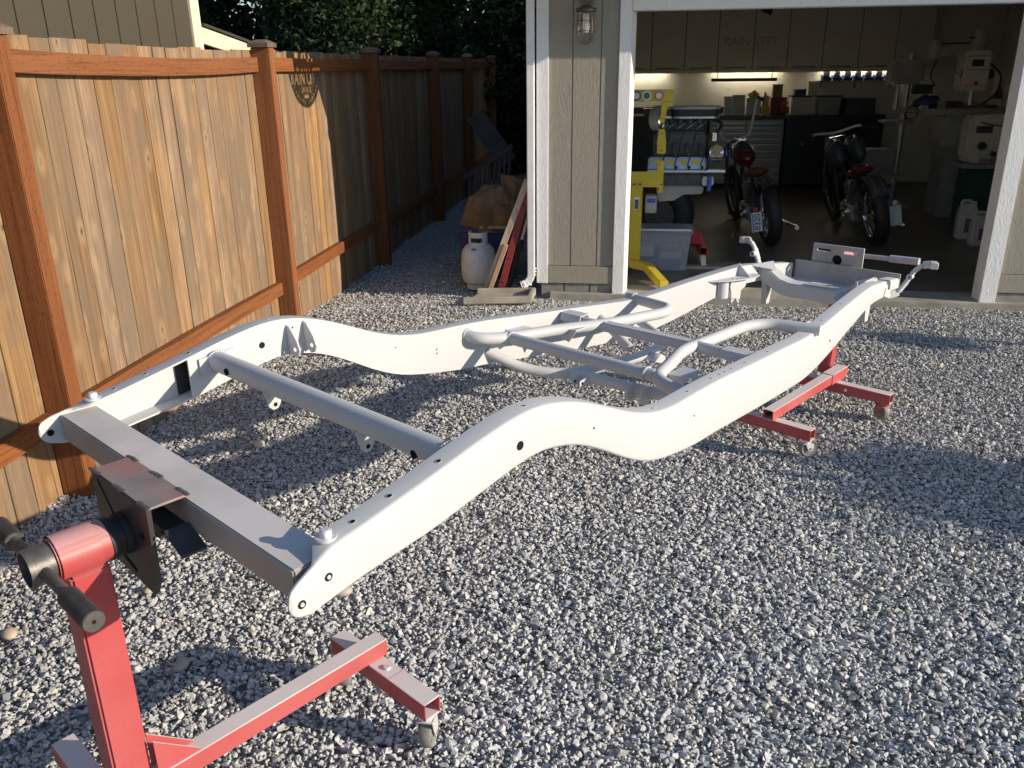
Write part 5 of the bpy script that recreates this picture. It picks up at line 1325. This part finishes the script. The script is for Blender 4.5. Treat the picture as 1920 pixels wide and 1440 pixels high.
rj = thing('engine_hoist_leg', 'red hoist leg with a small caster beside the clear tote', 'hoist leg', (.62, 7.85, 0))
MB().bar((.60, 8.9, .17), (.645, 7.72, .17), .07, .07, ZX, .006).build('leg_tube', M['redbright'], rj, .003); MB().bar((.585, 7.86, .20), (.59, 7.92, .30), .10, .05, (0, -1, 0)).build('leg_plate', M['redbright'], rj, .004)
hc = caster(rj, (.645, 7.78, .134), .2, r=.05)
for k, (x0, y0, w, rz) in enumerate(((.48, 7.70, .60, .02), (.50, 7.83, .46, -.03))):
    tag(MB().box((x0, y0, .004), (x0+w, y0+.11, .032), Matrix.Rotation(rz, 4, 'Z')).build('floor_board', M['timber'], None, .003), ('nearer' if k == 0 else 'farther') + ' flat timber board on the floor by the hoist leg', 'board', 'boards on the garage floor')

# wiring and hoses on the engine
for k in range(4):
    x = .20 + .113*k
    MB().tube([(x + .05, E0-.045, .885), (x + .03, E0-.085, .93), (x + .06, E0-.06, 1.02), (x + .10, E0+.05, 1.20)], .005, 6, fillet=.03).build('plug_wire', M['black'], eng)
    MB().tube([(x + .02, E0+.02, 1.10), (x + .02, E0-.02, 1.06), (x + .04, E0-.01, 1.0)], .016, 8, fillet=.03).build('exhaust_stub', M['dgrey'], eng)
MB().tube([(.62, E0, 1.16), (.72, E0-.05, 1.22), (.74, E0+.05, 1.28), (.66, E0+.12, 1.30)], .016, 8, fillet=.05).build('coolant_hose', M['black'], eng)
MB().torus((.63, E0+.02, .95), (1, 0, 0), .085, .010, 24, 6).build('drive_belt', M['black'], eng)
MB().tube([(.22, 7.49, 1.25), (.225, 7.49, 1.30)], .012, 8).build('swivel_pin', M['chrome'], es)
for x, z in ((.205, .76), (.205, .97), (.23, .80), (.215, 1.08), (.215, 1.22)): MB().cyl((x, 7.434, z), (x, 7.4285, z), .007, None, 6).build('stand_bolt', M['dgrey'], es)

# ------------------------------------------------------------------ motorcycles
def motorcycle(label, pos, rz, lean, tank_mat, seat_mat, ape, plate_right, split, plate_text=None, scale=1.0):
    root = thing('motorcycle', label, 'motorcycle', pos, 0, 'motorcycles in the garage')
    m = Matrix.Translation(pos) @ Matrix.Rotation(rz, 4, 'Z') @ Matrix.Rotation(lean, 4, 'X') @ Matrix.Scale(scale, 4)
    q = lambda x, y, z: m @ Vector((x, y, z)); ax = m.to_3x3() @ Vector((0, 1, 0))
    def bld(mb, nm, mat, par=root, bev=0.0): return mb.xform(m).build(nm, M[mat], par, bev)
    RW = .335
    # rear wheel with wide grooved tyre
    prof = []
    for k in range(13):
        a = math.pi*k/12; prof.append((.255 + .08*math.sin(a)**.6, -.068*math.cos(a)))
    rt2 = bld(MB().lathe(prof + [(.24, .045), (.24, -.045), prof[0]], Matrix.Translation((0, 0, RW)) @ Matrix.Rotation(math.pi/2, 4, 'X'), 40), 'rear_tyre', 'black')
    for y_ in (-.032, -.012, .012, .032): bld(MB().torus((0, y_, RW), (0, 1, 0), .334 - abs(y_)*.18, .0022, 40, 5), 'tread_rib', 'dgrey', rt2)
    rim = bld(MB().lathe([(.238, -.045), (.245, -.05), (.245, .05), (.238, .045), (.225, 0), (.238, -.045)], Matrix.Translation((0, 0, RW)) @ Matrix.Rotation(math.pi/2, 4, 'X'), 36), 'rear_rim', 'chrome', rt2)
    sp = MB()
    for k in range(16):
        a = 2*math.pi*k/16; sp.tube([(.03*math.cos(a+.5), (.03 if k % 2 else -.03), RW + .03*math.sin(a+.5)), (.23*math.cos(a), 0, RW + .23*math.sin(a))], .0022, 4)
    sp.cyl((0, -.05, RW), (0, .05, RW), .03, None, 14); bld(sp, 'rear_hub', 'chrome', rt2)
    FX = 1.58
    ft = bld(MB().torus((FX, 0, .33), (0, 1, 0), .29, .045, 36, 10), 'front_tyre', 'black'); bld(MB().torus((FX, 0, .33), (0, 1, 0), .245, .014, 32, 8), 'front_rim', 'chrome', ft)
    fr = MB()
    fr.tube([(0, .09, RW), (.42, .07, .30), (.95, .09, .22), (1.18, .04, .70), (1.22, 0, .90)], .016, 8, fillet=.08); fr.tube([(0, -.09, RW), (.42, -.07, .30), (.95, -.09, .22), (1.18, -.04, .70), (1.22, 0, .90)], .016, 8, fillet=.08)
    fr.tube([(0, .09, RW), (.35, .05, .62), (.6, 0, .72), (1.22, 0, .90)], .018, 8, fillet=.08); fr.tube([(0, -.09, RW), (.35, -.05, .62), (.6, 0, .72)], .018, 8, fillet=.08)
    bld(fr, 'frame', 'dgrey')
    eg = MB(); eg.box((.42, -.11, .18), (.85, .11, .36)); ego = bld(eg, 'engine_case', 'alu', bev=.02)
    for a, x in ((-.38, .60), (.38, .68)):
        cy = MB()
        for k in range(8):
            c = Vector((x + math.sin(a)*(.36*.0 + k*.028 + .03), 0, .36 + math.cos(a)*(k*.028)));
            cy.cyl(c, c + Vector((math.sin(a), 0, math.cos(a)))*.014, .075, None, 16)
        bld(cy, 'cylinder', 'alu', ego)
    bld(MB().cyl((.60, -.13, .26), (.60, -.112, .26), .09, None, 22), 'primary_cover', 'chrome', ego); bld(MB().cyl((.62, .112, .27), (.62, .135, .27), .07, None, 20), 'cam_cover', 'chrome', ego)
    ex = MB(); ex.tube([(.72, -.10, .52), (.80, -.17, .40), (.70, -.18, .20), (.1, -.19, .19), (-.30, -.20, .20)], .024, 10, fillet=.08); bld(ex, 'exhaust', 'chrome')
    # tank
    if not split:
        bld(MB().ball((.90, 0, .86), (.27, .125, .125), 22, 14, Matrix.Rotation(R(-10), 4, 'Y')), 'fuel_tank', tank_mat); bld(MB().ball((.875, 0, .885), (.20, .098, .115), 20, 12, Matrix.Rotation(R(-10), 4, 'Y')), 'tank_panel', 'teal')
    else:
        for s in (-1, 1):
            t_ = bld(MB().ball((.88, s*.105, .86), (.25, .10, .15), 20, 14, Matrix.Rotation(R(-8), 4, 'Y')), 'fuel_tank', tank_mat)
            bld(MB().torus((.80, s*.105, .90), (1, 0, .25), .095, .004, 24, 6), 'tank_stripe', 'chrome', t_); bld(MB().cyl((.84, s*.10, 1.0), (.84, s*.10, 1.025), .022, None, 12), 'filler_cap', 'chrome', t_)
    # seat and fender
    bld(MB().ball((.36, 0, .72), (.21, .13, .055), 20, 10, Matrix.Rotation(R(8), 4, 'Y')), 'seat', seat_mat)
    fe = MB(); vs_ = []; kk = 14
    for k in range(kk + 1):
        a = (R(62) + R(62)*k/kk) if not split else (R(30) + R(115)*k/kk)
        for j in range(7):
            b_ = -1 + 2*j/6; rr = RW + .05 - .03*b_*b_; vs_.append((rr*math.cos(a), .085*b_, RW + rr*math.sin(a)))
    fe.add(vs_, [(k*7+j, k*7+j+1, (k+1)*7+j+1, (k+1)*7+j) for k in range(kk) for j in range(6)], True); fo = bld(fe, 'rear_fender', 'dgrey')
    for s in (-.5, .5): bld(MB().tube([((RW+.045)*math.cos(a), .085*s, RW + (RW+.045)*math.sin(a)) for a in [(R(64) + R(58)*k/12 if not split else R(34) + R(105)*k/12) for k in range(13)]], .004, 5), 'fender_stripe', 'chrome', fo)
    # fork, bars, lamp
    fk = MB()
    for s in (-1, 1): fk.tube([(FX, s*.09, .33), (1.20, s*.09, 1.0)], .02, 10)
    fk.box((1.17, -.11, .97), (1.24, .11, 1.0)); fko = bld(fk, 'fork', 'chrome')
    bld(MB().ball((1.32, 0, .93), (.08, .08, .08), 16, 10), 'headlamp', 'chrome', fko)
    hbp = [(1.0, .30, 1.38), (1.06, .25, 1.42), (1.15, .15, 1.02), (1.19, .06, .99), (1.19, -.06, .99), (1.15, -.15, 1.02), (1.06, -.25, 1.42), (1.0, -.30, 1.38)] if ape else [(1.02, .40, 1.02), (1.15, .25, 1.08), (1.19, 0, 1.04), (1.15, -.25, 1.08), (1.02, -.40, 1.02)]
    hbo = bld(MB().tube(hbp, .0155, 10, fillet=.06), 'handlebar', 'bolt')
    for s in (0, -1): 
        a = Vector(hbp[s]); b_ = Vector(hbp[1 if s == 0 else -2]); bld(MB().tube([a, a.lerp(b_, .9)], .018, 8), 'grip', 'black', hbo)
    # plate
    s = -1 if plate_right else 1
    pm = Matrix(((0, 0, -1, -.16), (0 - 1, 0, 0, s*.16), (0, 1, 0, .30), (0, 0, 0, 1)))
    pb = MB().box((-.055, -.10, -.002), (.055, .10, .002)); pb.xform(pm); po = bld(pb, 'licence_plate', 'sticker_white', bev=.001)
    bld(MB().tube([(-.05, s*.10, .36), (-.14, s*.15, .38), (-.155, s*.16, .36)], .007, 6), 'plate_bracket', 'dgrey', po)
    if plate_text:
        tm = text_mesh(plate_text, .085, pm @ Matrix.Translation((.032, 0, .0035)) @ Matrix.Rotation(math.pi/2, 4, 'Z'), .001); tm.transform(m); put('plate_number', tm, M['ink'], po)
        bld(MB().box((-.045, -.092, .0025), (-.035, .092, .0035)).xform(pm), 'plate_band', 'blueink', po)
    lampx = MB().cyl((-.15, s*.16, .43), (-.165, s*.16, .43), .024, None, 16); bld(lampx, 'tail_lamp', 'redbright' if not plate_right else 'sticker_white', po)
    bld(MB().tube([(.62, .13, .22), (.52, .24, .12), (.40, .34, .0)], .009, 6), 'kickstand', 'chrome')
    for s2 in (-1, 1): bld(MB().tube([(.74, s2*.12, .26), (.74, s2*.26, .26)], .012, 8), 'foot_peg', 'black')
    return root
motorcycle('maroon and teal chopper with tall handlebars parked behind the tote', (1.42, 8.92, .004), R(97), R(-10), 'maroon', 'leather', True, False, False, '8320', .98)
motorcycle('dark motorcycle with twin tanks and low handlebars parked on the right', (2.48, 9.0, .004), R(93), R(-12), 'dgrey', 'maroon', False, True, True, None, 1.0)

# ------------------------------------------------------------------ machines and small things on the right
mill = thing('milling_machine', 'beige milling machine with a raised head on the right', 'milling machine', (3.7, 10.6, 0))
MB().box((3.58, 10.75, 0), (3.98, 11.2, 1.30)).build('column', M['machine_grey'], mill, .02)
hd = MB().box((3.53, 10.42, 1.45), (3.80, 10.70, 1.86)).build('head', M['machine'], mill, .02); MB().cyl((3.67, 10.5, 1.30), (3.67, 10.5, 1.449), .05, .035, 16).build('quill', M['alu'], hd)
MB().cyl((3.80, 10.5, 1.62), (3.86, 10.5, 1.62), .05, None, 12).build('hand_wheel', M['black'], hd); MB().cyl((3.67, 10.42, 1.53), (3.67, 10.405, 1.53), .022, None, 12).build('red_knob', M['redbright'], hd)
MB().bar((3.22, 10.6, 1.84), (3.64, 10.6, 1.90), .12, .11).build('ram', M['machine_grey'], mill, .02)
mt_ = MB().cyl((3.24, 10.6, 1.78), (3.24, 10.6, 1.98), .085, .06, 18).build('motor', M['machine_grey'], mill); MB().tube([(3.28, 10.58, 1.94), (3.65, 10.55, 1.94)], .008, 6).build('draw_rod', M['black'], mill)
MB().lathe([(0, 0), (.02, .0), (.055, .055), (.055, .062), (0, .062)], Matrix.Translation((3.63, 10.55, 1.945)), 16).build('oil_funnel', M['dgrey'], mill)
MB().box((2.98, 10.35, 1.20), (4.15, 10.72, 1.265)).build('table', M['machine_grey'], mill, .008); MB().box((3.4, 10.4, .85), (3.75, 10.74, 1.199)).build('knee', M['machine_grey'], mill, .02)
MB().box((3.03, 10.42, 1.42), (3.24, 10.5, 1.52)).build('readout', M['black'], mill, .006)
for k in range(3):
    a = 2*math.pi*k/3 + .4; MB().tube([(3.53, 10.48, 1.60), (3.50, 10.48 + .12*math.cos(a), 1.60 + .12*math.sin(a))], .007, 6).build('quill_handle', M['chrome'], hd)
for z in (1.50, 1.66, 1.80): MB().box((3.55, 10.412, z), (3.78, 10.419, z + .012)).build('head_trim', M['machine_grey'], hd)
MB().box((3.60, 10.41, 1.70), (3.72, 10.419, 1.77)).build('speed_plate', M['black'], hd)
MB().cyl((3.67, 10.56, 1.86), (3.67, 10.56, 2.08), .085, .075, 20).build('top_motor', M['machine_grey'], hd)
for x in (3.02, 4.12): 
    hw_ = MB().torus((x, 10.33, 1.23), (0, 1, 0), .07, .010, 22, 6).build('table_wheel', M['chrome'], mill); MB().box((x-.06, 10.325, 1.225), (x+.06, 10.335, 1.235)).build('wheel_spoke', M['chrome'], hw_)
for x in (3.12, 3.30, 3.48, 3.84): MB().box((x, 10.36, 1.266), (x+.08, 10.46, 1.30 + .05*math.sin(x*9)**2)).build('table_tooling', M['alu' if x < 3.4 else 'leather'], mill, .004)
MB().box((3.42, 10.44, 1.266), (3.58, 10.62, 1.34)).build('vise', M['dgrey'], mill, .006)
MB().tube([(3.80, 10.5, 1.75), (3.95, 10.45, 1.60), (3.90, 10.42, 1.40), (3.75, 10.4, 1.30)], .010, 8, fillet=.08).build('coolant_hose', M['black'], mill)
MB().tube([(3.30, 10.6, 1.80), (3.22, 10.55, 1.60), (3.28, 10.5, 1.50)], .008, 6, fillet=.06).build('power_cord', M['black'], mill)
dp = thing('drill_press', 'tall dark drill press against the cabinet end', 'drill press', (3.05, 11.6, 0))
MB().cyl((3.30, 11.6, 0), (3.30, 11.6, 1.85), .04, None, 16).build('column', M['alu'], dp); MB().box((3.05, 11.35, 1.50), (3.42, 11.72, 1.78)).build('head', M['machine_grey'], dp, .04)
MB().cyl((3.15, 11.45, 1.20), (3.15, 11.45, 1.50), .03, .02, 14).build('spindle', M['alu'], dp); MB().box((3.0, 11.3, 1.05), (3.36, 11.62, 1.08)).build('table', M['machine_grey'], dp, .01); MB().box((2.98, 11.3, 0), (3.45, 11.85, .05)).build('base', M['machine_grey'], dp, .01)
for k in range(3):
    a = 2*math.pi*k/3; MB().tube([(3.03, 11.5, 1.58), (3.0, 11.5 + .11*math.cos(a), 1.58 + .11*math.sin(a))], .006, 6).build('feed_handle', M['chrome'], dp)
la = thing('band_saw', 'beige rounded band saw housing on a dark green stand', 'band saw', (3.9, 9.9, 0))
pl = [(3.45, .78), (3.50, .74), (4.10, .74), (4.20, .85), (4.20, 1.18), (3.95, 1.25), (3.45, 1.22)]
MB().prism([(x, 9.75, z) for x, z in pl], (0, .25, 0)).build('housing', M['machine'], la, .03); MB().cyl((3.95, 9.748, 1.03), (3.95, 9.70, 1.03), .16, .15, 30).build('wheel_cover', M['machine'], la); MB().cyl((3.95, 9.698, 1.03), (3.95, 9.68, 1.03), .06, None, 18).build('hub_cap', M['dgrey'], la)
MB().box((3.40, 9.62, .70), (4.25, 10.05, .738)).build('saw_table', M['machine_grey'], la, .005); MB().box((3.50, 9.70, 0), (4.15, 10.02, .699)).build('cabinet_base', M['green'], la, .01)
MB().tube([(3.55, 9.74, 1.16), (3.72, 9.70, 1.12), (3.9, 9.69, 1.16)], .012, 8, fillet=.05).build('tension_lever', M['chrome'], la)
for x, z, r_ in ((3.60, .92, .045), (3.72, .84, .03), (4.10, .86, .035)): MB().cyl((x, 9.748, z), (x, 9.70, z), r_, r_*.8, 16).build('control_knob', M['dgrey'], la)
MB().box((3.52, 9.742, 1.05), (3.68, 9.749, 1.12)).build('name_plate', M['dgrey'], la); MB().box((3.60, 9.66, .739), (3.80, 9.74, .80)).build('clamp_vise', M['alu'], la, .006)
MB().box((3.60, 9.688, .20), (4.05, 9.699, .62)).build('cabinet_door', M['green'], la, .004); MB().box((3.98, 9.678, .38), (4.0, 9.688, .48)).build('door_pull', M['alu'], la)
lmp = thing('work_lamp', 'small brass cone work lamp on the machine table', 'lamp', (3.95, 10.5, 1.27)); MB().lathe([(0, .10), (.012, .10), (.05, -.04), (.046, -.04), (0, .08)], Matrix.Translation((3.95, 10.48, 1.40)), 18).build('shade', M['leather'], lmp); MB().tube([(3.95, 10.48, 1.50), (4.0, 10.55, 1.56), (4.05, 10.6, 1.266)], .006, 6, fillet=.05).build('neck', M['chrome'], lmp)
wrnd = thing('folded_cloth', 'dark cloth hung over the machine table left end', 'cloth', (3.1, 10.5, 1.26)); mb = MB(); mb.ball((3.22, 10.5, 1.33), (.15, .12, .07), 16, 9); mb.v = [(x, y, z + .012*math.sin(50*x) + .01*math.sin(44*y)) for x, y, z in mb.v]; mb.build('cloth', M['bluebin'], wrnd)
def jug(label, x, y, h):
    t = thing('white_jug', label, 'jug', (x, y, 0), 0, 'jugs by the right jamb')
    MB().add(*taper_box((x-.095, y-.06), (x+.095, y+.06), .004, .004, h*.74)).build('body', M['jug'], t, .015, 3)
    MB().prism([(x-.092, y-.055, h*.742), (x+.092, y-.055, h*.742), (x+.05, y-.05, h*.93), (x-.06, y-.05, h*.93)], (0, .11, 0)).build('shoulder', M['jug'], t, .01)
    MB().tube([(x-.07, y, h*.80), (x-.075, y, h), (x+.02, y, h*1.0), (x+.035, y, h*.92)], .014, 8, fillet=.03).build('handle', M['jug'], t); MB().cyl((x+.055, y, h*.86), (x+.055, y, h*.98), .022, None, 14).build('cap', M['sticker_white'], t)
    MB().box((x-.03, y-.0635, h*.2), (x+.06, y-.0605, h*.55)).build('label_sheet', M['purple'], t); return t
jug('front white jug with a purple label by the right jamb', 3.47, 9.05, .34)
jug('cloudy jug standing behind the purple labelled jug', 3.46, 9.42, .40)
sj = thing('wooden_stool', 'low stool of light wood on a slanted chrome leg', 'stool', (2.95, 10.4, 0)); MB().box((2.78, 10.3, .50), (3.05, 10.55, .55)).build('seat', M['card'], sj, .006); MB().bar((2.95, 10.42, .5), (2.72, 10.42, .02), .03, .03).build('leg', M['chrome'], sj); MB().bar((2.88, 10.42, .5), (3.06, 10.42, .02), .03, .03).build('leg', M['machine_grey'], sj); MB().box((2.62, 10.35, .004), (2.85, 10.5, .02)).build('foot', M['machine_grey'], sj)
bd = thing('parts_box', 'dim open carton on the floor behind the twin tank motorcycle', 'box', (2.85, 11.3, 0)); MB().box((2.75, 11.2, .45), (3.15, 11.5, .75)).build('body', M['machine_grey'], bd, .006); MB().box((2.75, 11.2, .004), (3.15, 11.5, .449)).build('pedestal', M['dgrey'], bd, .006)
fs_ = thing('hanging_bracket', 'dark triangular bracket hung below the cabinets top edge', 'bracket', (1.5, 12.4, 2.3)); MB().prism([(1.48, 12.4, 2.46), (1.72, 12.4, 2.46), (1.70, 12.4, 2.35), (1.62, 12.4, 2.38)], (0, .06, 0)).build('plate', M['black'], fs_); MB().box((1.58, 12.41, 2.461), (1.62, 12.45, 2.50)).build('drop_rod', M['black'], fs_)
